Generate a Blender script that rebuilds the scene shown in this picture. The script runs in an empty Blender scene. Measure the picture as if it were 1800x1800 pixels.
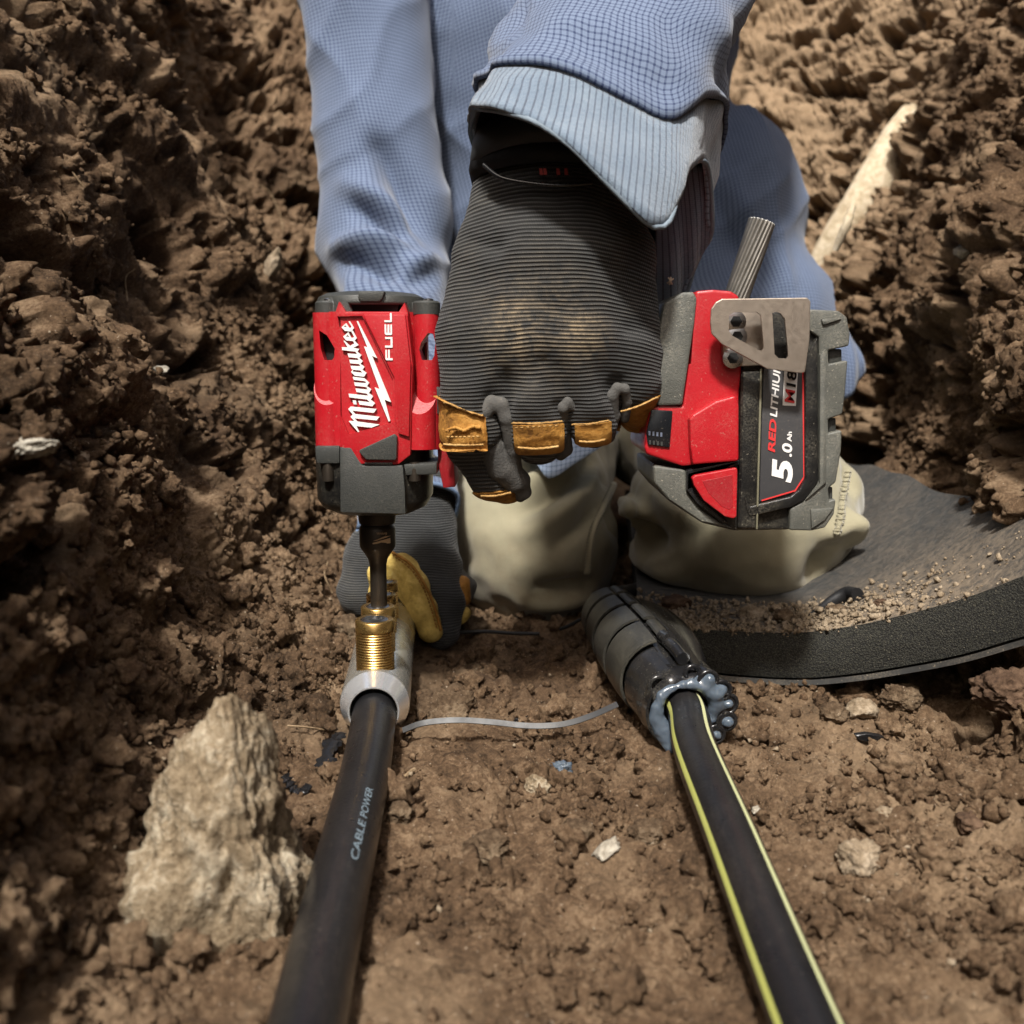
import bpy, bmesh, math, random
import numpy as np
from mathutils import Vector, Matrix
R = math.radians
rng = np.random.default_rng(7)
random.seed(7)
S = bpy.context.scene
COL = S.collection

# ------------------------------------------------------------ camera, light
PITCH = R(9.0); CAMZ = 0.205; FPX = 1700.0
cam = bpy.data.cameras.new('camera'); camo = bpy.data.objects.new('camera', cam); COL.objects.link(camo)
camo.location = (0, 0, CAMZ); camo.rotation_euler = (R(90) - PITCH, 0, 0)
cam.lens = 36 * FPX / 1800; cam.sensor_width = 36; cam.clip_start = 0.02; cam.clip_end = 500
cam.dof.use_dof = True; cam.dof.focus_distance = 0.53; cam.dof.aperture_fstop = 10
S.camera = camo

SUN_EL, SUN_AZ = 54.0, -12.0          # azimuth: degrees to the right of straight behind the camera
w = bpy.data.worlds.new('World'); S.world = w; w.use_nodes = True
nt = w.node_tree; nt.nodes.clear()
sky = nt.nodes.new('ShaderNodeTexSky'); sky.sky_type = 'NISHITA'; sky.sun_disc = False
sky.sun_elevation = R(SUN_EL); sky.sun_rotation = R(180 - SUN_AZ)
sky.air_density = 1.0; sky.dust_density = 9.0; sky.ozone_density = .5
bg = nt.nodes.new('ShaderNodeBackground'); bg.inputs['Strength'].default_value = 0.088
wo = nt.nodes.new('ShaderNodeOutputWorld')
nt.links.new(sky.outputs[0], bg.inputs[0]); nt.links.new(bg.outputs[0], wo.inputs[0])
sl = bpy.data.lights.new('sun', 'SUN'); sl.energy = 4.9; sl.angle = R(5.0); sl.color = (1.0, 0.97, 0.92)
so = bpy.data.objects.new('sun', sl); COL.objects.link(so)
sd = Vector((math.sin(R(SUN_AZ)) * math.cos(R(SUN_EL)), -math.cos(R(SUN_AZ)) * math.cos(R(SUN_EL)), math.sin(R(SUN_EL))))
so.rotation_euler = sd.to_track_quat('Z', 'Y').to_euler()
S.view_settings.view_transform = 'Standard'; S.view_settings.look = 'None'
S.view_settings.exposure = 0.45; S.view_settings.gamma = 1
S.render.engine = 'CYCLES'
try:
    S.cycles.max_bounces = 6; S.cycles.use_denoising = True
except Exception: pass

# ------------------------------------------------------------ measuring: photograph pixel + distance -> place
_c, _s = math.cos(PITCH), math.sin(PITCH)
def W(px, py, Y):
    u = (px - 900) / FPX; v = (900 - py) / FPX
    d = Vector((u, _c + v * _s, -_s + v * _c)); t = Y / d.y
    return Vector((d.x * t, Y, CAMZ + d.z * t))
def G(px, py, z):
    u = (px - 900) / FPX; v = (900 - py) / FPX
    d = Vector((u, _c + v * _s, -_s + v * _c)); t = (z - CAMZ) / d.z
    return Vector((d.x * t, d.y * t, z))
def sc(py, Y):          # metres per photograph pixel at that row and distance
    v = (900 - py) / FPX
    return Y / (_c + v * _s) / FPX

# ------------------------------------------------------------ noise
_perm = rng.permutation(256).astype(np.int64)
_perm = np.concatenate([_perm, _perm, _perm, _perm])
_g = rng.normal(size=(256, 3)); _g /= np.linalg.norm(_g, axis=1)[:, None]; _g = _g.astype(np.float32)
def perlin(P):
    P = np.asarray(P, dtype=np.float32)
    i = np.floor(P).astype(np.int64); f = P - i; i &= 255
    u = f * f * f * (f * (f * 6 - 15) + 10)
    out = np.zeros(len(P), np.float32)
    for dx in (0, 1):
        for dy in (0, 1):
            for dz in (0, 1):
                h = _perm[(_perm[(_perm[(i[:, 0] + dx) & 255] + i[:, 1] + dy) & 255] + i[:, 2] + dz) & 255]
                g = _g[h]
                n = g[:, 0] * (f[:, 0] - dx) + g[:, 1] * (f[:, 1] - dy) + g[:, 2] * (f[:, 2] - dz)
                wx = u[:, 0] if dx else 1 - u[:, 0]; wy = u[:, 1] if dy else 1 - u[:, 1]; wz = u[:, 2] if dz else 1 - u[:, 2]
                out += n * wx * wy * wz
    return out * 1.6
def fbm(P, oct=4, gain=.5, lac=2.03):
    P = np.asarray(P, dtype=np.float32); a = 1; s = 0
    for k in range(oct):
        s = s + a * perlin(P + 17.3 * k); P = P * lac; a *= gain
    return s
_off = rng.random((1024, 3)).astype(np.float32)
def worley(P):
    """distance to nearest and second nearest feature point"""
    P = np.asarray(P, dtype=np.float32); i = np.floor(P).astype(np.int64)
    f1 = np.full(len(P), 9., np.float32); f2 = f1.copy(); idn = np.zeros(len(P), np.int64)
    for dx in (-1, 0, 1):
        for dy in (-1, 0, 1):
            for dz in (-1, 0, 1):
                c = i + np.array([dx, dy, dz])
                m = c & 255
                h = _perm[(_perm[(_perm[m[:, 0]] + m[:, 1]) & 255] + m[:, 2]) & 255]
                q = c + _off[h + 3 * ((m[:, 0] ^ m[:, 2]) & 127)] - P
                d = np.sqrt((q * q).sum(1))
                nb = d < f1
                f2 = np.where(nb, f1, np.minimum(f2, d)); idn = np.where(nb, h, idn); f1 = np.where(nb, d, f1)
    return f1, f2, idn
def ss(x, a=0., b=1.):
    t = np.clip((x - a) / (b - a), 0, 1); return t * t * (3 - 2 * t)

# ------------------------------------------------------------ materials
class N:
    """tiny node builder"""
    def __init__(s, name):
        s.m = bpy.data.materials.new(name); s.m.use_nodes = True; s.t = s.m.node_tree
        s.b = s.t.nodes['Principled BSDF']; s.out = s.t.nodes['Material Output']
        s.co = s.t.nodes.new('ShaderNodeTexCoord')
    def n(s, typ, **kw):
        x = s.t.nodes.new(typ)
        for k, v in kw.items():
            if k.startswith('i_'):
                key = k[2:]; key = int(key) if key.isdigit() else key
                s.set(x.inputs[key], v)
            else: setattr(x, k, v)
        return x
    def set(s, inp, v):
        if isinstance(v, bpy.types.NodeSocket): s.t.links.new(v, inp)
        else: inp.default_value = v
    def noise(s, scale, detail=4, rough=.55, vec=None, dist=0):
        x = s.n('ShaderNodeTexNoise'); x.inputs['Scale'].default_value = scale; x.inputs['Detail'].default_value = detail
        x.inputs['Roughness'].default_value = rough; x.inputs['Distortion'].default_value = dist
        s.t.links.new(vec if vec is not None else s.co.outputs['Object'], x.inputs['Vector']); return x.outputs[0]
    def ramp(s, fac, stops):
        x = s.n('ShaderNodeValToRGB'); s.t.links.new(fac, x.inputs[0]); e = x.color_ramp.elements
        while len(e) > 1: e.remove(e[-1])
        e[0].position = stops[0][0]; e[0].color = col4(stops[0][1])
        for p, c in stops[1:]:
            k = e.new(p); k.color = col4(c)
        return x.outputs[0]
    def math(s, op, a, b=0., c=None, clamp=False):
        x = s.n('ShaderNodeMath', operation=op, use_clamp=clamp); s.set(x.inputs[0], a); s.set(x.inputs[1], b)
        if c is not None: s.set(x.inputs[2], c)
        return x.outputs[0]
    def mix(s, fac, a, b, blend='MIX'):
        x = s.n('ShaderNodeMix', data_type='RGBA', blend_type=blend)
        s.set(x.inputs[0], fac); s.set(x.inputs[6], col4(a) if isinstance(a, tuple) else a); s.set(x.inputs[7], col4(b) if isinstance(b, tuple) else b)
        return x.outputs[2]
    def bump(s, h, strength, dist, prev=None):
        x = s.n('ShaderNodeBump'); s.set(x.inputs['Height'], h); x.inputs['Strength'].default_value = strength
        x.inputs['Distance'].default_value = dist
        if prev is not None: s.t.links.new(prev, x.inputs['Normal'])
        return x.outputs[0]
    def sep(s, v):
        x = s.n('ShaderNodeSeparateXYZ'); s.t.links.new(v, x.inputs[0]); return x.outputs
def col4(c):
    if isinstance(c, (int, float)): return (c, c, c, 1)
    return tuple(c) + ((1,) if len(c) == 3 else ())

def mat(name, col, rough=.5, metal=0., var=.12, vs=60, bump=0., bs=400, dust=0., dustcol=(.35, .29, .21), ds=35, scr=0., spec=.5, coat=0.):
    """plain surface with colour variation, wear, dust specks and fine bump"""
    k = N(name); a = k.noise(vs, 5)
    c = k.mix(a, tuple(x * (1 - var) for x in col), tuple(min(1, x * (1 + var)) for x in col))
    rr = k.math('MULTIPLY_ADD', k.noise(vs * 2.3, 4), .25, max(0, rough - .12), clamp=True)
    if dust:
        d1 = k.noise(ds, 6, .65); d2 = k.noise(900, 3, .7)
        f = k.math('MULTIPLY', k.ramp(d1, [(.42, 0.), (.72, 1.)]), k.ramp(d2, [(.42, 0.05), (.62, 1.)]))
        sp = k.ramp(k.noise(650, 1.5, .5), [(.69, 0.), (.73, 1.)])
        f = k.math('ADD', k.math('MULTIPLY', f, dust), k.math('MULTIPLY', sp, min(1, dust * 1.3)), clamp=True)
        c = k.mix(f, c, dustcol); rr = k.math('ADD', rr, k.math('MULTIPLY', f, .4), clamp=True)
    k.set(k.b.inputs['Base Color'], c); k.set(k.b.inputs['Roughness'], rr)
    k.b.inputs['Metallic'].default_value = metal; k.b.inputs['Specular IOR Level'].default_value = spec
    if coat: k.b.inputs['Coat Weight'].default_value = coat; k.b.inputs['Coat Roughness'].default_value = .15
    nn = None
    if bump: nn = k.bump(k.noise(bs, 5, .6), bump, .001)
    if scr:
        sc_ = k.n('ShaderNodeMapping'); k.t.links.new(k.co.outputs['Object'], sc_.inputs[0]); sc_.inputs['Scale'].default_value = (30, 30, 900)
        nn = k.bump(k.noise(2, 4, .6, sc_.outputs[0]), scr, .0005, nn)
    if nn is not None: k.set(k.b.inputs['Normal'], nn)
    return k.m

# ------------------------------------------------------------ mesh helpers
def tag(o, label=None, cat=None, group=None, kind=None):
    if label: o['label'] = label
    if cat: o['category'] = cat
    if group: o['group'] = group
    if kind: o['kind'] = kind
    return o
def link(name, me, m=None, parent=None):
    o = bpy.data.objects.new(name, me); COL.objects.link(o)
    if m is not None and me is not None:
        for x in (m if isinstance(m, (list, tuple)) else [m]): me.materials.append(x)
    if parent is not None:
        o.parent = parent; o.matrix_parent_inverse = parent.matrix_world.inverted() if False else Matrix.Translation(-parent.location)
        if parent.parent is not None:
            o.matrix_parent_inverse = Matrix.Translation(-(parent.location if parent.type == 'EMPTY' else Vector((0, 0, 0))))
            if parent.type != 'EMPTY': o.matrix_parent_inverse = Matrix.Identity(4)
    return o
def empty(name, loc, label, cat, group=None):
    o = bpy.data.objects.new(name, None); COL.objects.link(o); o.location = loc; o.empty_display_size = .02
    return tag(o, label, cat, group)
def bigmesh(name, V, F, smooth=True):
    """numpy vertices and quads/tris"""
    V = np.asarray(V, np.float32); F = np.asarray(F, np.int32)
    me = bpy.data.meshes.new(name); me.vertices.add(len(V)); me.vertices.foreach_set('co', V.ravel())
    k = F.shape[1]; me.loops.add(F.size); me.loops.foreach_set('vertex_index', F.ravel())
    me.polygons.add(len(F)); me.polygons.foreach_set('loop_start', np.arange(0, F.size, k, dtype=np.int32))
    try: me.polygons.foreach_set('loop_total', np.full(len(F), k, np.int32))
    except Exception: pass
    me.polygons.foreach_set('use_smooth', np.full(len(F), smooth)); me.update(calc_edges=True); me.validate()
    return me
def pymesh(name, V, F, smooth=False):
    me = bpy.data.meshes.new(name); me.from_pydata([tuple(v) for v in V], [], F); me.update()
    if smooth:
        for p in me.polygons: p.use_smooth = True
    return me
def from_bm(name, bm, smooth=False, sharp=None):
    me = bpy.data.meshes.new(name)
    bmesh.ops.recalc_face_normals(bm, faces=bm.faces)
    for f in bm.faces: f.smooth = smooth
    if smooth and sharp:
        for e in bm.edges:
            if len(e.link_faces) == 2 and e.calc_face_angle(0) > R(sharp): e.smooth = False
    bm.to_mesh(me); bm.free(); return me
def vattr(me, name, vals):
    a = me.attributes.new(name, 'FLOAT', 'POINT'); a.data.foreach_set('value', np.asarray(vals, np.float32))
def uvattr(me, name, uv):
    a = me.attributes.new(name, 'FLOAT_VECTOR', 'POINT'); v = np.zeros((len(uv), 3), np.float32); v[:, :uv.shape[1]] = uv
    a.data.foreach_set('vector', v.ravel())

def add_prism(bm, pts, Yf, Yb, bevel=0., seg=2, holes=None, world=False, taper=0.):
    """outline (pixels at distance Yf) pushed back to Yb; front edges bevelled"""
    P = [Vector(p) for p in pts] if world else [W(a, b, Yf) for a, b in pts]
    c = sum(P, Vector()) / len(P)
    f = [bm.verts.new(p) for p in P]
    bk = [bm.verts.new(Vector((c.x + (p.x - c.x) * (1 + taper), p.y + (Yb - Yf), c.z + (p.z - c.z) * (1 + taper)))) for p in P]
    n = len(P); ff = bm.faces.new(f); fb = bm.faces.new(bk[::-1]); side = []
    for i in range(n):
        side.append(bm.faces.new((f[i], bk[i], bk[(i + 1) % n], f[(i + 1) % n])))
    fs = [ff, fb] + side
    bmesh.ops.recalc_face_normals(bm, faces=fs)
    if bevel:
        ed = list({e for e in ff.edges} | {e for s_ in side for e in s_.edges if e not in fb.edges[:]})
        bmesh.ops.bevel(bm, geom=ed, offset=bevel, segments=seg, profile=.6, affect='EDGES', clamp_overlap=True)
def prism(name, pts, Yf, Yb, m, parent=None, bevel=.0008, seg=2, **kw):
    bm = bmesh.new(); add_prism(bm, pts, Yf, Yb, bevel, seg, **kw)
    return link(name, from_bm(name, bm, True, 28), m, parent)
def add_lathe(bm, prof, c, axis=(0, 0, 1), n=48, ref=None, cap=True):
    """prof: list of (along, radius)"""
    ax = Vector(axis).normalized(); r0 = Vector(ref or (1, 0, 0)); r0 = (r0 - ax * r0.dot(ax)).normalized(); r1 = ax.cross(r0)
    c = Vector(c); rings = []
    for a, r in prof:
        rings.append([bm.verts.new(c + ax * a + (r0 * math.cos(2 * math.pi * k / n) + r1 * math.sin(2 * math.pi * k / n)) * r) for k in range(n)])
    fs = []
    for A, B in zip(rings, rings[1:]):
        for k in range(n): fs.append(bm.faces.new((A[k], A[(k + 1) % n], B[(k + 1) % n], B[k])))
    if cap:
        fs.append(bm.faces.new(rings[0][::-1])); fs.append(bm.faces.new(rings[-1]))
    return rings
def lathe(name, prof, c, m, parent=None, axis=(0, 0, 1), n=48, sharp=30, cap=True):
    bm = bmesh.new(); add_lathe(bm, prof, c, axis, n, cap=cap)
    return link(name, from_bm(name, bm, True, sharp), m, parent)
def catmull(P, k=8):
    P = [Vector(p) for p in P]; Q = [P[0] * 2 - P[1]] + P + [P[-1] * 2 - P[-2]]; out = []
    for i in range(1, len(Q) - 2):
        for j in range(k):
            t = j / k; a, b, c, d = Q[i - 1:i + 3]
            out.append(.5 * ((2 * b) + (c - a) * t + (2 * a - 5 * b + 4 * c - d) * t * t + (3 * b - a - 3 * c + d) * t ** 3))
    out.append(P[-1]); return out
def add_tube(bm, path, rad, n=12, flat=1., cap=True, rough=0.):
    """tube along path; rad number or list; flat squeezes along world z"""
    P = [Vector(p) for p in path]; rings = []; T0 = None; u = None
    for i, p in enumerate(P):
        t = (P[min(i + 1, len(P) - 1)] - P[max(i - 1, 0)]).normalized()
        if u is None:
            u = t.orthogonal().normalized() if abs(t.z) > .9 else t.cross(Vector((0, 0, 1))).normalized()
        u = (u - t * u.dot(t)).normalized(); v = t.cross(u)
        r = rad[i] if isinstance(rad, (list, tuple)) else rad
        rings.append([bm.verts.new(p + (u * math.cos(2 * math.pi * k / n) + v * math.sin(2 * math.pi * k / n) * flat) * r * (1 + rough * random.uniform(-1, 1))) for k in range(n)])
    for A, B in zip(rings, rings[1:]):
        for k in range(n): bm.faces.new((A[k], A[(k + 1) % n], B[(k + 1) % n], B[k]))
    if cap: bm.faces.new(rings[0][::-1]); bm.faces.new(rings[-1])
def tube(name, path, rad, m, parent=None, n=12, flat=1., sm=6, rough=0.):
    bm = bmesh.new(); pts = catmull(path, sm) if sm else path
    if isinstance(rad, (list, tuple)) and len(rad) != len(pts):
        rad = [float(x) for x in np.interp(np.linspace(0, 1, len(pts)), np.linspace(0, 1, len(rad)), rad)]
    add_tube(bm, pts, rad, n, flat, rough=rough); return link(name, from_bm(name, bm, True, 50), m, parent)
def boolean(o, cut, op='DIFFERENCE'):
    md = o.modifiers.new('b', 'BOOLEAN'); md.operation = op; md.solver = 'EXACT'; md.object = cut
    bpy.context.view_layer.update(); dg = bpy.context.evaluated_depsgraph_get()
    me = bpy.data.meshes.new_from_object(o.evaluated_get(dg)); o.modifiers.clear(); o.data = me
    bpy.data.objects.remove(cut)
def textmesh(body, size, extrude, shear=0., bold=0.):
    cu = bpy.data.curves.new('t', 'FONT'); cu.body = body; cu.size = size; cu.extrude = extrude; cu.shear = shear; cu.offset = bold
    cu.align_x = 'CENTER'; cu.align_y = 'CENTER'; cu.resolution_u = 4
    o = bpy.data.objects.new('t', cu); COL.objects.link(o); bpy.context.view_layer.update()
    me = bpy.data.meshes.new_from_object(o.evaluated_get(bpy.context.evaluated_depsgraph_get()))
    bpy.data.objects.remove(o); return me
def text_fit(name, body, a, b, h, Y, m, parent, extrude=.0004, shear=0., bold=0., centre=None, nrm=None):
    """lettering whose width runs from pixel a to pixel b (distance Y), height h pixels"""
    A = W(a[0], a[1], Y); B = W(b[0], b[1], Y); me = textmesh(body, .1, 0.1, shear, bold)
    v = np.zeros(len(me.vertices) * 3); me.vertices.foreach_get('co', v); v = v.reshape(-1, 3)
    lo, hi = v.min(0), v.max(0); u = (B - A); L = u.length; u.normalize(); nn = nrm or Vector((0, -1, 0)); up = nn.cross(u)
    hh = h * sc(a[1], Y); q = []
    for p in v:
        q.append(A + u * ((p[0] - lo[0]) / (hi[0] - lo[0]) * L) + up * (((p[1] - lo[1]) / (hi[1] - lo[1]) - .5) * hh) + nn * (p[2] / .1 * extrude))
    me.vertices.foreach_set('co', np.array([tuple(x) for x in q]).ravel()); me.update()
    return link(name, me, m, parent)

# ------------------------------------------------------------ solid surfaces from distance functions
def smin(a, b, k):
    h = np.clip(.5 + .5 * (b - a) / k, 0, 1); return b * (1 - h) + a * h - k * h * (1 - h)
def cone(P, a, b, ra, rb):
    a = np.array(a, np.float32); b = np.array(b, np.float32); ab = b - a; L = float(ab @ ab) + 1e-12
    t = np.clip((P - a) @ ab / L, 0, 1); q = P - a - t[:, None] * ab
    return np.sqrt((q * q).sum(1)) - (ra + (rb - ra) * t)
def ell(P, c, r):
    r = np.array(r, np.float32); q = (P - np.array(c, np.float32)) / r
    k = np.sqrt((q * q).sum(1)) + 1e-9; k2 = np.sqrt(((q / r) ** 2).sum(1)) + 1e-9
    return k * (k - 1) / k2
def snet(f, lo, hi, h, chunk=2000000):
    lo = np.array(lo, float); hi = np.array(hi, float); n = np.ceil((hi - lo) / h).astype(int) + 1
    ax = [lo[i] + h * np.arange(n[i]) for i in range(3)]
    X = np.stack(np.meshgrid(*ax, indexing='ij'), -1).reshape(-1, 3).astype(np.float32)
    V = np.concatenate([f(X[i:i + chunk]) for i in range(0, len(X), chunk)]).reshape(n)
    C = np.array(n) - 1; sm = np.zeros(tuple(C) + (3,), np.float32); cnt = np.zeros(tuple(C), np.float32)
    I = V < 0
    def sub(A, d): return A[d[0]:d[0] + C[0], d[1]:d[1] + C[1], d[2]:d[2] + C[2]]
    for axi in range(3):
        o = [0, 0, 0]; others = [k for k in range(3) if k != axi]
        for p in (0, 1):
            for q in (0, 1):
                d0 = [0, 0, 0]; d0[others[0]] = p; d0[others[1]] = q; d1 = list(d0); d1[axi] = 1
                a, b = sub(V, d0), sub(V, d1); m = (a < 0) != (b < 0)
                t = np.where(m, a / np.where(m, a - b, 1), 0)
                for k in range(3):
                    sm[..., k] += np.where(m, d0[k] + (t if k == axi else 0), 0)
                cnt += m
    act = cnt > 0; idx = -np.ones(tuple(C), np.int64); idx[act] = np.arange(act.sum())
    base = np.stack(np.nonzero(act), -1)
    verts = lo + h * (base + sm[act] / cnt[act][:, None])
    faces = []
    for axi in range(3):
        b_, c_ = [(1, 2), (2, 0), (0, 1)][axi]
        sl0 = [slice(None)] * 3; sl1 = [slice(None)] * 3; sl0[axi] = slice(0, -1); sl1[axi] = slice(1, None)
        A = I[tuple(sl0)]; B = I[tuple(sl1)]
        for flip, m in ((False, A & ~B), (True, ~A & B)):
            g = np.stack(np.nonzero(m), -1); ok = (g[:, b_] > 0) & (g[:, c_] > 0) & (g[:, b_] < C[b_]) & (g[:, c_] < C[c_]); g = g[ok]
            def at(db, dc):
                q = g.copy(); q[:, b_] -= db; q[:, c_] -= dc; return idx[q[:, 0], q[:, 1], q[:, 2]]
            quad = np.stack([at(1, 1), at(0, 1), at(0, 0), at(1, 0)], -1)
            if flip: quad = quad[:, ::-1]
            faces.append(quad)
    F = np.concatenate(faces); return verts.astype(np.float32), F
def vnormals(V, F):
    n = np.cross(V[F[:, 2]] - V[F[:, 0]], V[F[:, 3]] - V[F[:, 1]]); out = np.zeros_like(V)
    for k in range(4): np.add.at(out, F[:, k], n)
    return out / (np.linalg.norm(out, axis=1)[:, None] + 1e-12)
def relax(V, F, it=2, lam=.5):
    for _ in range(it):
        s_ = np.zeros_like(V); c = np.zeros(len(V), np.float32)
        for a, b in ((0, 1), (1, 2), (2, 3), (3, 0)):
            np.add.at(s_, F[:, a], V[F[:, b]]); np.add.at(s_, F[:, b], V[F[:, a]]); np.add.at(c, F[:, a], 1); np.add.at(c, F[:, b], 1)
        V = V + lam * (s_ / np.maximum(c, 1)[:, None] - V)
    return V
# ------------------------------------------------------------ soil
def soil_mat(name, dark=(.046, .029, .017), mid=(.128, .080, .046), light=(.285, .198, .122), bs=1.0):
    k = N(name); o = k.co.outputs['Object']
    n1 = k.noise(9, 6, .6); n2 = k.noise(70, 6, .65); n3 = k.noise(420, 4, .7)
    f = k.math('ADD', k.math('MULTIPLY', n1, .36), k.math('ADD', k.math('MULTIPLY', n2, .34), k.math('MULTIPLY', n3, .36)))
    c = k.ramp(f, [(.42, dark), (.53, mid), (.66, light)])
    # paler earth: dry patches, and sunlight painted on the far end wall
    at = k.n('ShaderNodeAttribute', attribute_name='dry_sunlit'); c = k.mix(k.math('MULTIPLY', at.outputs['Fac'], .75), c, k.mix(n2, (.22, .145, .083), (.42, .31, .20)))
    at2 = k.n('ShaderNodeAttribute', attribute_name='dark_tone'); c = k.mix(at2.outputs['Fac'], c, k.mix(n2, (.022, .013, .008), (.055, .031, .018)))  # darker earth where the mesh says so
    # pale mineral grains
    g = k.ramp(k.noise(520, 2, .5), [(.70, 0.), (.74, 1.)]); c = k.mix(k.math('MULTIPLY', g, .6), c, (.45, .37, .28))
    k.set(k.b.inputs['Base Color'], c); k.b.inputs['Roughness'].default_value = .95; k.b.inputs['Specular IOR Level'].default_value = .15
    v = k.n('ShaderNodeTexVoronoi'); v.inputs['Scale'].default_value = 330; k.t.links.new(o, v.inputs['Vector'])
    b1 = k.bump(v.outputs['Distance'], .6 * bs, -.0014); b2 = k.bump(k.noise(300, 6, .75), .9 * bs, .0026, b1); b3 = k.bump(k.noise(1100, 4, .75), .9 * bs, .0011, b2)
    k.set(k.b.inputs['Normal'], b3)
    return k.m
M_soil = soil_mat('soil')

def lerp(a, b, t): return a + (b - a) * t
def section(y):
    """cross section of the trench at distance y: control points (x, z)"""
    e = float(ss(y, 1.35, 1.95))                 # far end of the trench closes and rises
    kx = .03 * math.sin(y * 5.1 + .6) + .015 * math.sin(y * 12.7)
    bul = .05 * math.exp(-((y - .93) / .10) ** 2) - .07 * float(ss(y, 1.02, 1.15))
    near = float(ss(.62 - y, 0, .35))
    L = [(-40, 1.05), (-8, 1.03), (-1.2, 1.0), (-.66, .96), (-.47 + kx, .70), (-.375 + kx + bul, .50), (-.285 + kx + bul, .34), (-.215 + .7 * kx + bul, .17 ), (-.175 + .4 * kx, .085 + .0 * near), (-.135, .022), (-.10, .004)]
    kr = .02 * math.sin(y * 4.3 + 2)
    fx = .06 * float(ss(y, .45, .95))
    Rr = [(.13, .001), (.19 + fx * .3, .003), (.255 + fx, .012), (.318 + fx, .070), (.335 + fx + kr, .20), (.40 + fx + kr, .38), (.47 + fx + kr, .56), (.56 + fx, .76), (.72 + fx, .96), (1.5, 1.0), (8, 1.03), (40, 1.05)]
    P = L + [(-.05, 0), (.02, 0), (.08, 0)] + Rr
    return [(x, lerp(z, 1.0 + .03 * math.sin(x), e)) for x, z in P]
def resample(P, s):
    P = np.array(P); d = np.concatenate([[0], np.cumsum(np.hypot(*np.diff(P, axis=0).T))])
    return np.stack([np.interp(s, d, P[:, 0]), np.interp(s, d, P[:, 1])], -1)
# fixed breakpoints per control segment so that columns keep to their control points
seg = [3, 8, 10, 50, 95, 85, 115, 75, 50, 45, 35, 36, 38, 42, 48, 50, 60, 65, 85, 110, 95, 95, 80, 40, 10, 3]
tt = np.concatenate([i + np.arange(n) / n for i, n in enumerate(seg)] + [[len(seg)]])
ys = list(np.linspace(-3, .10, 22)[:-1]); y = .10
while y < 2.0: ys.append(y); y += max(.0009, .0026 * y) if y < 1.32 else .0022
while y < 60: ys.append(y); y *= 1.09
ys = np.array(ys)
rows = []
for y in ys:
    P = np.array(section(y)); sm = np.stack([np.interp(tt, np.arange(len(P)), P[:, 0]), np.interp(tt, np.arange(len(P)), P[:, 1])], -1)
    rows.append(np.column_stack([sm[:, 0], np.full(len(tt), y), sm[:, 1]]))
B = np.array(rows)                                     # (ny, nx, 3)
for _ in range(14):                                    # round the corners of the section
    q = B.copy(); q[:, 1:-1, [0, 2]] = .5 * B[:, 1:-1, [0, 2]] + .25 * (B[:, :-2, [0, 2]] + B[:, 2:, [0, 2]]); B = q
du = np.gradient(B, axis=1); dv = np.gradient(B, axis=0); Nn = np.cross(du, dv); Nn /= np.linalg.norm(Nn, axis=2)[..., None] + 1e-9
Pf = B.reshape(-1, 3).astype(np.float32); Nf = Nn.reshape(-1, 3).astype(np.float32)
r_ = np.hypot(Pf[:, 0], Pf[:, 1])
near = 1 - ss(r_, 1.8, 3.0)
wall = ss(np.abs(Pf[:, 0] - .03), .15, .24); leftw = (Pf[:, 0] < 0) * wall
# warped position so that clods get uneven outlines
wp = Pf + .007 * np.stack([fbm(Pf * 28 + 3, 3), fbm(Pf * 28 + 50, 3), fbm(Pf * 28 + 91, 3)], -1)
big = fbm(Pf * np.array([6, 4.2, 7]) + 5, 3) * .026
w2 = Pf + .022 * np.stack([fbm(Pf * 11 + 3, 3), fbm(Pf * 11 + 50, 3), fbm(Pf * 11 + 91, 3)], -1)
B1, B2, bi = worley(w2 * np.array([11, 8, 13])); tl = (_off[(bi * 3) % 1024] - .5)
block = (tl[:, 0] * .030 + ((w2 * np.array([11, 8, 13])) % 1.0 * tl).sum(1) * .016) * ss(B2 - B1, .0, .22) + (ss(B2 - B1, 0, .12) - 1) * .010
g1, g2, _i = worley(wp * 55 + 9); cl2 = np.clip(.62 - g1, 0, .5)             # 18 mm clods standing on the surface
h1, h2, _i = worley(wp * 130 + 4); cl3 = np.clip(.70 - h1, 0, .55)           # crumbs
def billow(P, o=3, g=.5):
    a = 1; s_ = 0
    for k in range(o): s_ = s_ + a * (np.abs(perlin(P + 31.7 * k)) - .25); P = P * 2.1; a *= g
    return s_
b1 = billow(wp * 17 + 11, 4, .52); b2 = billow(wp * 70 + 70, 3, .6)
msk = ss(fbm(Pf * 11 + 40, 3), -.15, .40); msk2 = ss(fbm(Pf * 19 + 400, 2), -.1, .35)
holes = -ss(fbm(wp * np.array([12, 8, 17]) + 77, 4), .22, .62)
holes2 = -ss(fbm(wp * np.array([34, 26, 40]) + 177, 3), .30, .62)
fine = fbm(wp * 170, 4, .62)
D = big * (.22 + .95 * wall) + block * (.10 + .75 * wall) + b1 * (.006 + .006 * wall) + b2 * (.0034 + .0016 * wall) + cl2 * (.013 + .000 * wall) * msk + (cl3 - .2) * (.0030 + .0020 * wall) * (.35 + .65 * msk2) \
    + holes * .046 * wall + holes2 * (.0035 + .013 * wall) + fine * (.0019 + .0004 * wall)
D = D * near + (1 - near) * fbm(Pf * 1.5, 3) * .03 * ss(r_, 1.8, 3)
P2 = Pf + Nf * D[:, None]
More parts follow.
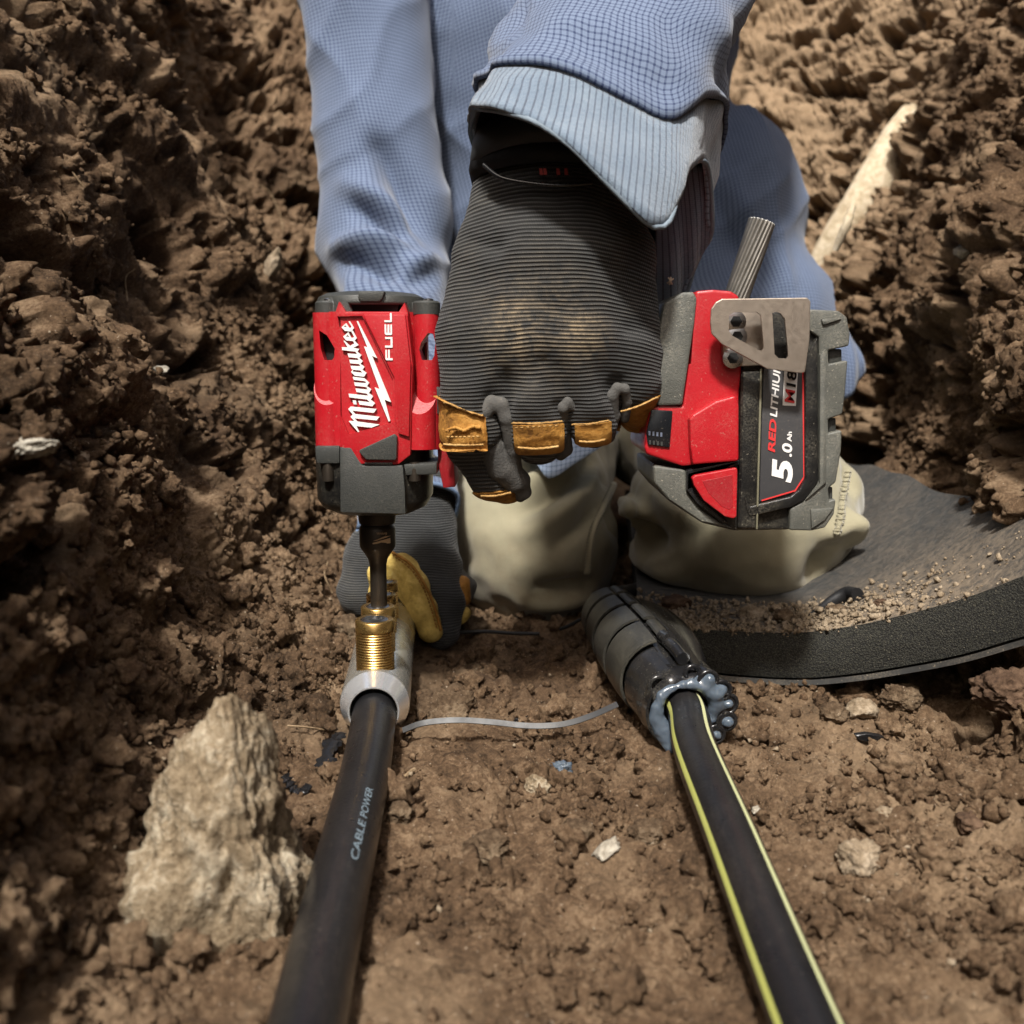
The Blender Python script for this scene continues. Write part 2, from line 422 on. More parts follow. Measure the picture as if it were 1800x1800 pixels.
# the floor under the buried things stays low
flo = 1 - wall
ny, nx = B.shape[:2]
ii = np.arange(ny * nx).reshape(ny, nx)
F = np.stack([ii[:-1, :-1], ii[:-1, 1:], ii[1:, 1:], ii[1:, :-1]], -1).reshape(-1, 4)
me = bigmesh('ground', P2, F)
dry_sunlit = np.clip(ss(Pf[:, 1], 1.15, 1.5) * ss(Pf[:, 0] + .05 * fbm(Pf * 8, 2), .05, .2) + .55 * ss(fbm(Pf * 7 + 20, 3), .0, .6) * (1 - wall) + .35 * (1 - wall) * ss(Pf[:, 0], .08, .2) + .55 * ss(fbm(Pf * 9 + 333, 3), .05, .55) * wall, 0, 1)  # first term paints sunlight on the end wall, the rest dry patches
dark_tone = np.clip((ss(-holes, .2, .9) * .8 + ss(-holes2, .3, 1) * .4) * wall + .45 * ss(fbm(Pf * 4 + 13, 3), .0, .5) * (1 - wall) + .5 * ss(fbm(Pf * 5 + 60, 3), .15, .7) * leftw, 0, .85)  # darker in the wall hollows and in uneven patches
vattr(me, 'dry_sunlit', dry_sunlit); vattr(me, 'dark_tone', dark_tone)
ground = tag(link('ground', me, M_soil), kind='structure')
def gz(x, y):
    """height of the trench floor at a place (nearest mesh vertex)"""
    j = np.searchsorted(ys, y); j = min(max(j, 1), ny - 2)
    row = P2.reshape(ny, nx, 3)[j]; fl = np.abs(row[:, 0] - x) < .006
    c = row[fl] if fl.any() else row[[np.argmin(np.abs(row[:, 0] - x))]]
    return float(c[:, 2].max())
# ------------------------------------------------------------ impact driver
M_red = mat('red_plastic', (.36, .007, .013), .38, var=.10, vs=40, bump=.12, bs=900, dust=.20, dustcol=(.36, .22, .17), ds=30)
M_redd = mat('red_plastic_inner', (.26, .005, .010), .5, var=.10, vs=40, bump=.12, bs=900, dust=.2, dustcol=(.3, .2, .15))
M_rub = mat('grey_rubber', (.030, .032, .030), .45, var=.2, vs=60, bump=.25, bs=1400, dust=.16, dustcol=(.18, .165, .13), ds=28)
M_rub2 = mat('dusty_rubber', (.080, .082, .072), .42, var=.45, vs=35, bump=.4, bs=1400, dust=.35, dustcol=(.36, .33, .26), ds=40)
M_blk = mat('black_plastic', (.009, .009, .009), .3, var=.25, vs=80, bump=.25, bs=1500, dust=.24, dustcol=(.30, .27, .2), ds=45)
M_glass = mat('gloss_black', (.008, .009, .011), .22, var=.2, dust=.08)
M_hole = mat('recess_shade', (.004, .004, .004), .8)  # near-black that paints the shade inside holes and gaps
M_wht = mat('white_lettering', (.72, .70, .68), .45, var=.06, vs=200, dust=.08, dustcol=(.3, .26, .22))
M_lred = mat('red_lettering', (.55, .03, .03), .5, var=.05)
M_lab = mat('label_film', (.045, .045, .048), .42, var=.12, vs=120, dust=.12)
M_steel = mat('steel_clip', (.42, .36, .30), .40, metal=.9, var=.22, vs=160, bump=.06, bs=1600, dust=.12)
M_chrome = mat('screw_steel', (.5, .5, .5), .28, metal=1., var=.1)
M_bit = mat('black_oxide_steel', (.055, .045, .035), .42, metal=.75, var=.15, bump=.15, bs=1500, dust=.05)

AX = .548
drv = empty('impact_driver', W(660, 905, AX), 'red and black cordless impact driver held upright over the brass bolts', 'power tool')
AC = Vector((-.0775, AX, 0))
def zrow(py, Y): return W(660, py, Y).z
z_top, z_red0, z_red1, z_gear1 = zrow(548, .52), zrow(548, .52), zrow(790, .52), zrow(902, .53)
def sq_ring(bm, c, a, b, z, n=72, p=3.2):
    out = []
    for k in range(n):
        t = 2 * math.pi * k / n; co, si = math.cos(t), math.sin(t)
        out.append(bm.verts.new((c.x + a * math.copysign(abs(co) ** (2 / p), co), c.y + b * math.copysign(abs(si) ** (2 / p), si), z)))
    return out
def loft(bm, rings):
    for A, B_ in zip(rings, rings[1:]):
        n = len(A)
        for k in range(n): bm.faces.new((A[k], A[(k + 1) % n], B_[(k + 1) % n], B_[k]))
    bm.faces.new(rings[0][::-1]); bm.faces.new(rings[-1])
def loftobj(name, sec, m, parent, p=3.2, c=AC, sharp=35):
    bm = bmesh.new(); loft(bm, [sq_ring(bm, c, a, b, z, p=p) for z, a, b in sec]); return link(name, from_bm(name, bm, True, sharp), m, parent)
# red motor housing: body + front panel + four screw columns, one mesh after union
hz0, hz1 = zrow(548, .52), zrow(792, .52)
body = loftobj('housing', [(hz1 - .002, .0305, .031), (hz1 + .02, .031, .0315), (hz0 - .03, .0305, .031), (hz0, .0300, .0305)], M_red, drv)
def column(px0, px1, py0, py1, Yc, r, cut=0., name='c'):
    """screw column between rows; the lower end or top may be cut on a slant"""
    bm = bmesh.new(); cx = W((px0 + px1) / 2, (py0 + py1) / 2, Yc - r).x; za, zb = W(0, py1, Yc - r).z, W(0, py0, Yc - r).z
    R0 = add_lathe(bm, [(0, r), (zb - za, r)], (cx, Yc, za), n=40)
    for v in R0[1]: v.co.z += cut * (v.co.y - (Yc - r)) / (2 * r) - (cut > 0) * 0
    return link(name, from_bm(name, bm, True, 35), M_red, drv)
def union(o, c): boolean(o, c, 'UNION')
for (a, b_) in ((549, 594), (728, 771)):
    union(body, column(a, b_, 549, 791, .526, .0068))
union(body, column(551, 600, 712, 791, .5255, .0080, .020)); union(body, column(708, 766, 728, 791, .5235, .0088, .022))
pan = [(592, 548), (598, 560), (597, 783), (628, 816), (700, 817), (722, 800), (726, 640), (716, 548)]
c_ = prism('c', pan, .5140, .56, M_red, None, bevel=.0012); union(body, c_)
c_ = prism('c', [(596, 530), (609, 550), (700, 550), (711, 532), (717, 549), (717, 556), (591, 556), (590, 548)], .5142, .53, M_red, None, bevel=0); union(body, c_)
# panel step: the field of the maker's name lies lower than its surround
c_ = prism('c', [(596, 556), (636, 555), (690, 666), (693, 742), (612, 764), (598, 730)], .5128, .5156, M_red, None, bevel=0, taper=-.0); boolean(body, c_)
c_ = prism('c', [(638, 553), (712, 553), (722, 640), (719, 768), (700, 762), (695, 740), (693, 664), (640, 559)], .5122, .5145, M_red, None, bevel=.0006, seg=2); union(body, c_)
for pts, cy in (([(551, 579), (565, 588), (580, 612), (579, 628), (575, 633), (561, 633), (554, 612)], 0), ([(735, 602), (748, 584), (757, 585), (761, 602), (759, 625), (755, 633), (737, 633), (732, 614)], 0)):
    c_ = prism('c', pts, .505, .545, M_red, None, bevel=0); boolean(body, c_)
for p in body.data.polygons: p.use_smooth = True
body.data.materials.clear(); body.data.materials.append(M_red)
bm = bmesh.new(); bm.from_mesh(body.data)
for e in bm.edges:
    if len(e.link_faces) == 2 and e.calc_face_angle(0) > R(26): e.smooth = False
bm.to_mesh(body.data); bm.free()
loftobj('vent_shade', [(hz1 + .01, .0292, .024), (hz0 - .003, .0292, .024)], M_hole, drv)  # added dark core, puts the shade into the vents
# side strip and foot of the grip, red, right of the housing
prism('grip_flange', [(768, 548), (776, 552), (781, 700), (797, 800), (801, 856), (779, 858), (770, 815), (766, 700)], .527, .56, M_redd, drv, .0008)
prism('direction_button', [(767, 679), (777, 682), (779, 728), (768, 728)], .5215, .54, M_rub, drv, .0008)
# rear cap
cp = [(hz0 - .001, .0325, .0325), (hz0 + .003, .0335, .0335), (hz0 + .0065, .0325, .0325)]
ring = loftobj('rear_cap', [(hz0 - .0012, .0300, .0305), (hz0 + .0055, .0300, .0305), (hz0 + .0085, .0290, .0295), (hz0 + .0105, .025, .0265), (hz0 + .0112, .019, .022), (hz0 + .0115, .010, .014)], M_rub, drv, p=2.3)
for (a, b_) in ((549, 594), (723, 772)):
    cx = W((a + b_) / 2, 540, .519).x; r = (b_ - a) / 2 * sc(540, .519)
    c_ = lathe('c', [(-.0012, r), (.0048, r), (.0058, r - .001)], (cx, .5265, hz0), M_rub, drv, n=36); union(ring, c_)
    lathe('screw', [(0, .0028), (.0012, .0028), (.0018, .0018)], (cx + .001, .5262, hz0 + .0056), M_chrome, drv, n=20)
c_ = prism('c', [(604, 531), (704, 531), (697, 552), (611, 552)], .50, .536, M_rub, None, bevel=0); boolean(ring, c_)
prism('rear_cap_gap', [(606, 531), (702, 531), (697, 549), (611, 549)], .524, .536, M_hole, drv, 0)
prism('cap_latch', [(630, 512), (676, 512), (672, 524), (667, 530), (634, 530), (629, 524)], .5165, .527, M_rub, drv, .0007)
# gear case
gz0, gz1 = zrow(786, .52), zrow(890, .53)
gear = loftobj('gear_case', [(gz1 - .0052, .0165, .0165), (gz1 - .0048, .021, .021), (gz1 - .001, .029, .029), (gz1 + .004, .0318, .032), (gz0, .0325, .0320)], M_blk, drv, p=3.0, sharp=50)
prism('gear_case_plate', [(597, 786), (617, 786), (637, 818), (708, 818), (712, 862), (713, 904), (598, 901)], .5138, .545, M_rub, drv, .0010)
prism('gear_case_shoulder', [(553, 784), (597, 784), (597, 815), (556, 815)], .5150, .545, M_rub, drv, .0012)
prism('gear_case_shoulder', [(709, 816), (768, 813), (768, 834), (713, 836)], .5155, .545, M_rub, drv, .0012)
for a, b_ in ((566, 589), (716, 742)):
    lathe('screw', [(0, .0032), (.006, .0032), (.010, .0026)], W((a + b_) / 2, 845, .5185), M_bit, drv, n=20)
prism('nameplate_button', [(632, 791), (693, 763), (698, 768), (697, 806), (694, 809), (643, 808), (631, 795)], .5112, .52, M_rub, drv, .0012, 3)
prism('seam_line', [(640, 813), (690, 813), (690, 817), (640, 817)], .5132, .52, M_blk, drv, .0004)
# nose and bit
nz = zrow(905, AX); cc = lambda py: W(0, py, AX).z
lathe('nose_cone', [(cc(917) , .0103), (cc(912), .0106), (cc(900), .0110), (cc(893), .0165), (cc(885), .02)], (AC.x, AX, 0), M_bit, drv)
lathe('collet', [(cc(921), .0088), (cc(919), .0102), (cc(912), .0102)], (AC.x, AX, 0), M_bit, drv)
bit = empty('hex_socket_bit', W(672, 1072, AX), 'dark steel socket bit reaching from the driver nose down into the second brass bolt', 'tool bit')
lathe('shank', [(cc(1085), .0040), (cc(1078), .0048), (cc(1010), .0048), (cc(992), .0049), (cc(982), .0056), (cc(972), .0076), (cc(962), .0099), (cc(958), .0103), (cc(929), .0103), (cc(925), .0099), (cc(920), .0085)], (AC.x, AX, 0), M_bit, bit, n=56)
M_gold = mat('etched_marking', (.34, .22, .11), .5)
cy = AX - .0104
def flat_polys(name, polys, f, Y, m, parent, th=.0005, wrap=None):
    bm = bmesh.new()
    for pl in polys: add_prism(bm, [f(*p) for p in pl], Y, Y + th, 0)
    o = link(name, from_bm(name, bm), m, parent)
    return o
def zA(x, y): return (590 + x / 16.364, 550 + y / 16.364)
def zB(x, y): return (590 + x / 16.364, 650 + y / 16.364)
word = [
 [zB(*p) for p in [(375,1475),(540,1478),(425,1350),(490,1285),(360,1130),(430,1060),(1175,1130),(1095,1240),(480,1175),(560,1275),(1255,1355),(1180,1455),(545,1395),(620,1490),(1255,1580),(1030,1665),(595,1620),(675,1785),(645,1790)]],
 [zB(*p) for p in [(485,880),(585,885),(605,1000),(515,990)]],
 [zB(*p) for p in [(650,895),(985,935),(900,855),(400,795),(370,690),(940,745),(890,685),(600,640),(570,535),(920,570),(880,495),(555,460),(530,360),(860,385),(870,345),(820,325),(520,290),(490,200),(820,240),(960,375),(900,470),(1020,565),(955,670),(1070,765),(1010,860),(1130,965),(1050,1050),(685,1000)]],
 [zA(*p) for p in [(175,985),(345,990),(225,800),(255,800),(410,950),(540,875),(500,820),(545,800),(655,925),(505,1005),(680,1035),(625,1110),(740,1220),(680,1290),(775,1390),(715,1465),(825,1555),(770,1635),(885,1730),(815,1837),(550,1807),(440,1700),(485,1638),(502,1642),(490,1690),(770,1722),(710,1655),(506,1636),(455,1615),(425,1520),(720,1535),(670,1470),(420,1450),(390,1345),(670,1360),(625,1300),(375,1275),(340,1165),(620,1185),(570,1115),(190,1070)]],
 [zA(*p) for p in [(215,680),(300,790),(500,812),(545,795),(605,725),(490,500),(452,542),(530,685),(500,715),(440,710),(369,556),(350,636),(388,690),(290,682),(343,634),(361,556)]],
 [zA(*p) for p in [(170,415),(260,515),(430,538),(480,496),(525,435),(405,235),(370,250),(455,395),(430,430),(385,430),(304,296),(276,358),(325,415),(230,392),(268,357),(296,296)]],
]
bolt = [zA(*p) for p in [(605,240),(640,235),(1190,1300),(1045,1235),(1590,2567),(1410,2497),(1570,3100),(1525,3125),(1125,2147),(1265,2200),(815,960),(915,990)]]
ident = lambda x, y: (x, y)
flat_polys('brand_lettering', word, ident, .5138, M_wht, drv, .0016)
flat_polys('lightning_mark', [bolt], ident, .5138, M_wht, drv, .0016)
def rect(x0, y0, x1, y1): return [zA(x0, y0), zA(x1, y0), zA(x1, y1), zA(x0, y1)]
fuel = [[zA(*p) for p in [(1560,0),(1612,0),(1618,245),(1595,268),(1405,262),(1398,210),(1562,212)]],
        [zA(*p) for p in [(1405,330),(1455,330),(1460,570),(1490,572),(1490,335),(1545,335),(1548,575),(1575,575),(1572,335),(1620,335),(1624,610),(1600,635),(1445,635),(1412,600)]],
        [zA(*p) for p in [(1420,695),(1632,695),(1638,985),(1612,1000),(1425,1000),(1420,940),(1580,940),(1578,750),(1425,750)]],
        [zA(*p) for p in [(1430,1060),(1472,1060),(1478,1300),(1510,1302),(1506,1060),(1556,1060),(1560,1303),(1640,1305),(1640,1362),(1460,1362),(1432,1330)]]]
flat_polys('series_lettering', fuel, ident, .5117, M_wht, drv, .0008)
# etching on the socket: size upside down and the small maker's mark
def zS(x, y): return (620 + x / 18., 900 + y / 18.)
flat_polys('etched_mark', [[zS(*p) for p in [(640,925),(1020,775),(1200,755),(1050,815),(760,905)]], [zS(*p) for p in [(620,985),(900,905),(1185,825),(1190,985),(1085,1000),(1060,975),(900,965),(770,1010),(640,1020)]]], ident, AX - .0106, M_gold, bit, .0009)
text_fit('etched_size', '6mm', zS(1085, 690), zS(765, 690), 5, AX - .01055, M_gold, bit, .0004)

# ---- lower half of the tool: base and battery
def zT(x, y): return (1120 + x / 3.75, 480 + y / 3.75)
def TP(*p): return [zT(*q) for q in p]
# grip inside the glove
bm = bmesh.new(); add_prism(bm, [(772, 560), (1170, 560), (1175, 690), (960, 690), (800, 720), (772, 720)], .540, .572, .006, 3); link('grip', from_bm('grip', bm, True, 40), M_rub, drv)
prism('trigger', [(796, 735), (850, 735), (856, 790), (830, 800), (800, 775)], .545, .560, M_blk, drv, .003)
base = prism('base_housing', TP((385, 118), (500, 108), (620, 118), (672, 150), (682, 400), (690, 640), (672, 800), (674, 1235), (300, 1275), (60, 1195), (48, 1150), (80, 905), (150, 870), (300, 878), (345, 560)), .5035, .565, M_red, drv, .0022, 4)
c_ = prism('c', TP((395, 343), (432, 343), (414, 600), (372, 612)), .48, .51, M_red, None, bevel=0); boolean(base, c_)
bm = bmesh.new(); bm.from_mesh(base.data)
for f in bm.faces: f.smooth = True
for e in bm.edges:
    if len(e.link_faces) == 2: e.smooth = e.calc_face_angle(0) < R(30)
bm.to_mesh(base.data); bm.free()
prism('slot_shade', TP((385, 335), (440, 335), (420, 618), (365, 618)), .5098, .515, M_hole, drv, 0)  # dark sheet painting the shade at the bottom of the slot
prism('base_rubber', TP((180, 195), (300, 125), (372, 122), (396, 165), (380, 330), (300, 872), (130, 876), (120, 500)), .5018, .56, M_rub2, drv, .0025, 4)
prism('latch_boss', TP((345, 960), (370, 935), (520, 845), (650, 808), (672, 880), (670, 1238), (368, 1262), (352, 1150)), .4975, .53, M_red, drv, .0055, 4)
fg = prism('fuel_gauge', TP((95, 900), (236, 908), (216, 1152), (70, 1130), (62, 1060)), .5022, .53, M_glass, drv, .0008)
M_seg = mat('gauge_segment', (.12, .14, .19), .3)
for r_ in range(2):
    for k_ in range(4):
        x = 75 + 26 * k_ + r_ * 3; y = 1042 + r_ * 60 + k_ * 3
        prism('gauge_window', TP((x, y), (x + 13, y + 1), (x + 12, y + 28), (x, y + 27)), .50195, .503, M_seg if r_ == 0 else M_rub, drv, 0)
# battery, a thing of its own that clicks on to the tool
bat = empty('battery_pack', W(1350, 930, .535), 'black 5.0 Ah battery pack with dusty grey bumpers clipped to the driver', 'battery')
prism('case', TP((108, 1262), (340, 1296), (676, 1232), (690, 640), (700, 260), (1140, 240), (1195, 300), (1195, 1380), (1010, 1560), (1010, 1694), (640, 1700), (430, 1650), (205, 1500), (112, 1390)), .5060, .575, M_blk, bat, .0022, 3)
prism('case_skirt', TP((108, 1270), (325, 1300), (330, 1440), (420, 1560), (640, 1690), (420, 1644), (210, 1500), (114, 1388)), .5040, .57, M_rub2, bat, .0020, 3)
prism('top_rail', TP((330, 1300), (660, 1236), (676, 1232), (678, 1262), (660, 1272), (345, 1330), (350, 1400), (430, 1500), (600, 1640), (560, 1650), (395, 1520), (326, 1430)), .5015, .55, M_glass, bat, .0012, 3)
prism('release_latch', TP((362, 1352), (385, 1335), (655, 1284), (662, 1300), (656, 1606), (636, 1618), (580, 1606), (440, 1500), (375, 1400)), .4975, .53, M_red, bat, .0022, 4)
lat = prism('latch_recess', TP((430, 1372), (628, 1330), (630, 1540), (610, 1560), (560, 1540), (470, 1450)), .49735, .51, M_redd, bat, .0001, 1)
prism('front_rib', TP((688, 640), (822, 636), (815, 900), (790, 1690), (664, 1690), (678, 1240)), .5020, .55, M_blk, bat, .0024, 3)
prism('mould_seam', TP((812, 630), (826, 630), (796, 1690), (784, 1690)), .5015, .52, mat('seam_plastic', (.16, .15, .10), .5), bat, .0004)
prism('label', TP((835, 560), (1100, 560), (1106, 1350), (1045, 1440), (806, 1506)), .5045, .52, M_lab, bat, .0003)
bm = bmesh.new()
for a, b_ in (((1092, 600), (1100, 1345)), ((1100, 1345), (1042, 1434)), ((1042, 1434), (820, 1500))):
    A = Vector(a + (0,)); B_ = Vector(b_ + (0,)); d = (B_ - A).normalized(); n_ = Vector((-d.y, d.x, 0)) * 4.5
    add_prism(bm, [zT(*(A + n_)[:2]), zT(*(B_ + n_)[:2]), zT(*(B_ - n_)[:2]), zT(*(A - n_)[:2])], .50435, .5055, 0)
link('label_border', from_bm('label_border', bm), M_lred, bat)
prism('label_frame', TP((1108, 560), (1190, 420), (1196, 1372), (1100, 1500), (1010, 1545), (740, 1608), (720, 1560), (700, 1450), (745, 1540), (1010, 1476), (1070, 1430), (1112, 1355)), .5015, .55, M_blk, bat, .0018, 3)
prism('bumper', TP((1120, 238), (1330, 248), (1385, 290), (1405, 400), (1398, 480), (1262, 510), (1265, 600), (1390, 575), (1372, 800), (1355, 930), (1262, 965), (1265, 1056), (1352, 1036), (1345, 1180), (1312, 1380), (1262, 1420), (1270, 1500), (1312, 1490), (1300, 1590), (1240, 1680), (1150, 1700), (1005, 1696), (1008, 1556), (1100, 1500), (1198, 1375), (1200, 420), (1130, 380)), .5025, .574, M_rub2, bat, .0022, 3)
for pts in (((1262, 500), (1350, 500), (1352, 585), (1264, 600)), ((1262, 960), (1312, 955), (1312, 1045), (1264, 1055)), ((1262, 1415), (1290, 1410), (1290, 1495), (1268, 1500))):
    prism('bumper_gap', TP(*pts), .5065, .57, M_rub, bat, .001)
prism('bumper_rib', TP((1216, 300), (1360, 300), (1225, 345)), .5008, .51, M_rub2, bat, .0012)
prism('bumper_rib', TP((1145, 1560), (1300, 1548), (1240, 1630), (1150, 1690)), .5010, .51, M_rub2, bat, .0012)
prism('bumper_rib', TP((1205, 540), (1245, 500), (1250, 1380), (1110, 1500), (1205, 1390)), .5008, .51, M_rub2, bat, .0012)
YT = .50435
text_fit('label_text_red', 'RED', zT(884, 1182), zT(896, 962), 12.5, YT, M_lred, bat, .0002, shear=.2, bold=.003)
text_fit('label_text_white', 'LITHIUM', zT(898, 950), zT(925, 585), 12.5, YT, M_wht, bat, .0002, shear=.2, bold=.002)
text_fit('label_capacity', '5', zT(952, 1382), zT(962, 1226), 37, YT, M_wht, bat, .0002, shear=.15, bold=.004)
text_fit('label_capacity', '.0', zT(985, 1212), zT(990, 1122), 18, YT, M_wht, bat, .0002, shear=.15, bold=.003)
text_fit('label_unit', 'Ah', zT(1002, 1112), zT(1004, 1046), 8, YT, M_wht, bat, .0002, bold=.003)
prism('label_badge', TP((958, 872), (1046, 876), (1062, 620), (972, 616)), .50430, .5055, M_wht, bat, .0001)
text_fit('badge_letter', 'M', zT(1004, 858), zT(1010, 764), 17, .5041, M_lred, bat, .0002, shear=.12, bold=.001)
text_fit('badge_number', '18', zT(1013, 752), zT(1022, 640), 17, .5041, M_glass, bat, .0002, shear=.12, bold=.002)
# belt clip
clip = empty('belt_clip', W(1400, 600, .492), 'worn steel belt clip with two cut-outs screwed to the side of the tool base', 'clip')
CY = .4890
pl = prism('clip_plate', TP((490, 235), (520, 192), (560, 170), (1120, 162), (1144, 185), (1138, 430), (1108, 652), (1080, 660), (860, 632), (560, 470), (492, 400), (484, 330)), CY, CY + .0016, M_steel, clip, .0004, 2)
for pts in (((618, 275), (650, 256), (805, 256), (830, 275), (850, 490), (838, 512), (812, 508), (640, 412), (616, 380)), ((905, 262), (930, 252), (960, 262), (990, 300), (1012, 545), (1000, 564), (945, 560), (920, 535))):
    c_ = prism('c', TP(*pts), CY - .004, CY + .006, M_steel, None, bevel=0); boolean(pl, c_)
for f in pl.data.polygons: f.use_smooth = False
prism('clip_arm', TP((1085, 170), (1143, 182), (1136, 430), (1106, 650), (1085, 640)), CY + .0016, CY + .012, M_steel, clip, .0004)
prism('clip_bracket', TP((560, 250), (600, 235), (860, 240), (860, 606), (640, 618), (590, 590), (565, 540)), .4998, .506, M_steel, clip, .0010)
for x, y in ((648, 320), (655, 420), (628, 560)):
    lathe('screw_hole', [(0, .0052), (.0012, .0052), (.0016, .0036)], W(*zT(x, y), .4998) , M_chrome, clip, axis=(0, -1, 0), n=24)
    lathe('screw_socket', [(0, .0030), (.0018, .0030)], W(*zT(x, y), .4997), M_hole, clip, axis=(0, -1, 0), n=6)
# ------------------------------------------------------------ shear bolt connector and its cable
M_alu = mat('tin_plated_metal', (.68, .67, .61), .26, metal=.85, var=.10, vs=30, bump=.10, bs=700, dust=.09, dustcol=(.33, .26, .18), ds=24)
M_alub = mat('lit_metal', (.90, .92, .94), .22, metal=.8, var=.05, vs=30, bump=.06, bs=900)  # same metal, white-blue reflection of the chamfer put into its colour
M_brass = mat('brass', (.62, .40, .14), .27, metal=.95, var=.12, vs=90, bump=.05, bs=900, dust=.06)
M_cable = mat('cable_sheath', (.009, .009, .010), .30, var=.2, vs=50, bump=.25, bs=700, dust=.13, dustcol=(.16, .13, .10), ds=22)
con = empty('shear_bolt_connector', (-.0737, .495, 0), 'silver tubular cable connector with a row of brass bolts on top', 'connector')
cdir = Vector((-.08, 1, 0)).normalized(); c0 = Vector((-.0737, .492, .0195))
prof = [(.006, .0122), (.0, .0126), (.0, .0136), (.0115, .0186), (.0125, .0190), (.170, .0190), (.172, .016), (.174, .010)]
bm = bmesh.new(); add_lathe(bm, [(.05, .0125)] + [(.002, .0125)] + prof[1:], c0, cdir, 72, cap=False); bm.normal_update()
barrel = link('barrel', from_bm('barrel', bm, True, 24), M_alu, con)
bm = bmesh.new(); add_lathe(bm, [(-.0002, .0129), (-.0002, .0137), (.0113, .0187)], c0, cdir, 72, cap=False)
link('chamfer_ring', from_bm('chamfer_ring', bm, True, 60), M_alub, con)
bm = bmesh.new(); add_lathe(bm, [(.03, .0123), (.031, .0)], c0, cdir, 40, cap=False); link('bore', from_bm('bore', bm, True), M_hole, con)
for k, (t, zt, r) in enumerate(((.0235, .0640, .0105), (.056, .0630, .0098), (.092, .0615, .0092), (.126, .0615, .0090))):
    b = c0 + cdir * t; b.z = 0
    pr = [(.020, r), (.0375, r)]
    z = .0375
    z_thread1 = zt - .0065; pr = [(.022, r)]
    z = .0330 if k == 0 else .034
    z = .024
    while z < z_thread1:
        pr += [(z, r), (z + .00055, r - .00075), (z + .0011, r)]; z += .00150
    pr += [(z_thread1, r), (zt - .0006, r), (zt, r - .0006), (zt, r - .0026), (zt - .0022, r - .0030)]
    bo = lathe('bolt', pr, (b.x, b.y, 0), M_brass, con, n=56, sharp=60, cap=False)
    lathe('bolt_insert', [(zt - .0025, r - .0022), (zt - .0002, r - .0030), (zt + .0003, r - .0040), (zt + .0003, r - .0056), (zt - .002, r - .0060)], (b.x, b.y, 0), M_chrome, bo, n=40, sharp=40, cap=False)
    lathe('hex_recess', [(zt - .0030, .0044), (zt - .0012, .0044)], (b.x, b.y, 0), M_hole, bo, n=6, sharp=10)
# black cable
cab = empty('black_cable', (-.066, .36, .012), 'thick black cable pushed into the open end of the silver connector', 'cable')
cp = [c0 + cdir * .028 + Vector((0, 0, -.001)), c0 + Vector((.0002, 0, -.0022)), Vector((-.0688, .43, .0140)), Vector((-.0655, .36, .0125)), Vector((-.0615, .28, .012)), Vector((-.055, .18, .012)), Vector((-.048, .05, .012)), Vector((-.04, -.2, .012))]
tube('sheath', cp, .0116, M_cable, cab, n=48, sm=12)
M_print = mat('cable_print', (.13, .17, .20), .6, var=.5, vs=900)
def wraptext(name, body, path, y0, y1, ang0, ang1, rad, m, parent):
    """printed lettering wrapped on the cable; reads towards the connector"""
    me = textmesh(body, .1, .0, 0, .001); v = np.zeros(len(me.vertices) * 3); me.vertices.foreach_get('co', v); v = v.reshape(-1, 3); lo, hi = v.min(0), v.max(0); q = []
    for p in v:
        s_ = (p[0] - lo[0]) / (hi[0] - lo[0]); t_ = (p[1] - lo[1]) / (hi[1] - lo[1]); y = y0 + (y1 - y0) * s_; a = R(ang0 + (ang1 - ang0) * t_)
        cx = np.interp(y, [a_.y for a_ in path], [a_.x for a_ in path]); cz = np.interp(y, [a_.y for a_ in path], [a_.z for a_ in path])
        q.append((cx + math.sin(a) * rad, y, cz + math.cos(a) * rad))
    me.vertices.foreach_set('co', np.array(q).ravel()); me.update(); return link(name, me, m, parent)
cpath = sorted(catmull(cp, 12), key=lambda a: a.y)
wraptext('print_line', 'POWER', cpath, .366, .392, 38, 22, .01175, M_print, cab)
wraptext('print_line', 'CABLE', cpath, .333, .363, 38, 22, .01175, M_print, cab)

# ------------------------------------------------------------ gel splice enclosure and striped cable
M_gum = mat('glossy_black_shell', (.011, .011, .012), .17, var=.3, vs=60, bump=.08, bs=300, dust=.30, dustcol=(.15, .135, .10), ds=30)
M_gumd = mat('dusty_black_shell', (.022, .021, .018), .36, var=.3, vs=50, bump=.15, bs=700, dust=.6, dustcol=(.13, .12, .09), ds=24)
k = N('gel'); k.b.inputs['Base Color'].default_value = (.17, .215, .27, 1); k.b.inputs['Roughness'].default_value = .12
k.b.inputs['Subsurface Weight'].default_value = .5; k.b.inputs['Subsurface Radius'].default_value = (.004, .005, .007); k.b.inputs['Transmission Weight'].default_value = .55
k.set(k.b.inputs['Normal'], k.bump(k.noise(140, 3), .3, .002)); M_gel = k.m
spl = empty('splice_enclosure', W(1150, 1290, .55), 'black hinged gel splice enclosure lying open-mouthed on the trench floor', 'cable joint')
A0 = W(1196, 1238, .487); A1 = W(1072, 1080, .640)     # front and rear ends of its axis
ax = (A1 - A0); SL = ax.length; ax.normalize(); sx = ax.cross(Vector((0, 0, 1))).normalized(); sz = sx.cross(ax)
def SP(t, ang, r):
    """point on the enclosure: t along (0 front .. 1 rear), ang from the top (positive to the right), r metres"""
    return A0 + ax * (t * SL) + (sx * math.sin(R(ang)) + sz * math.cos(R(ang))) * r
def srad(t): return .0165 + .0045 * math.sin(math.pi * min(1, max(0, t)) ** .8) + .001
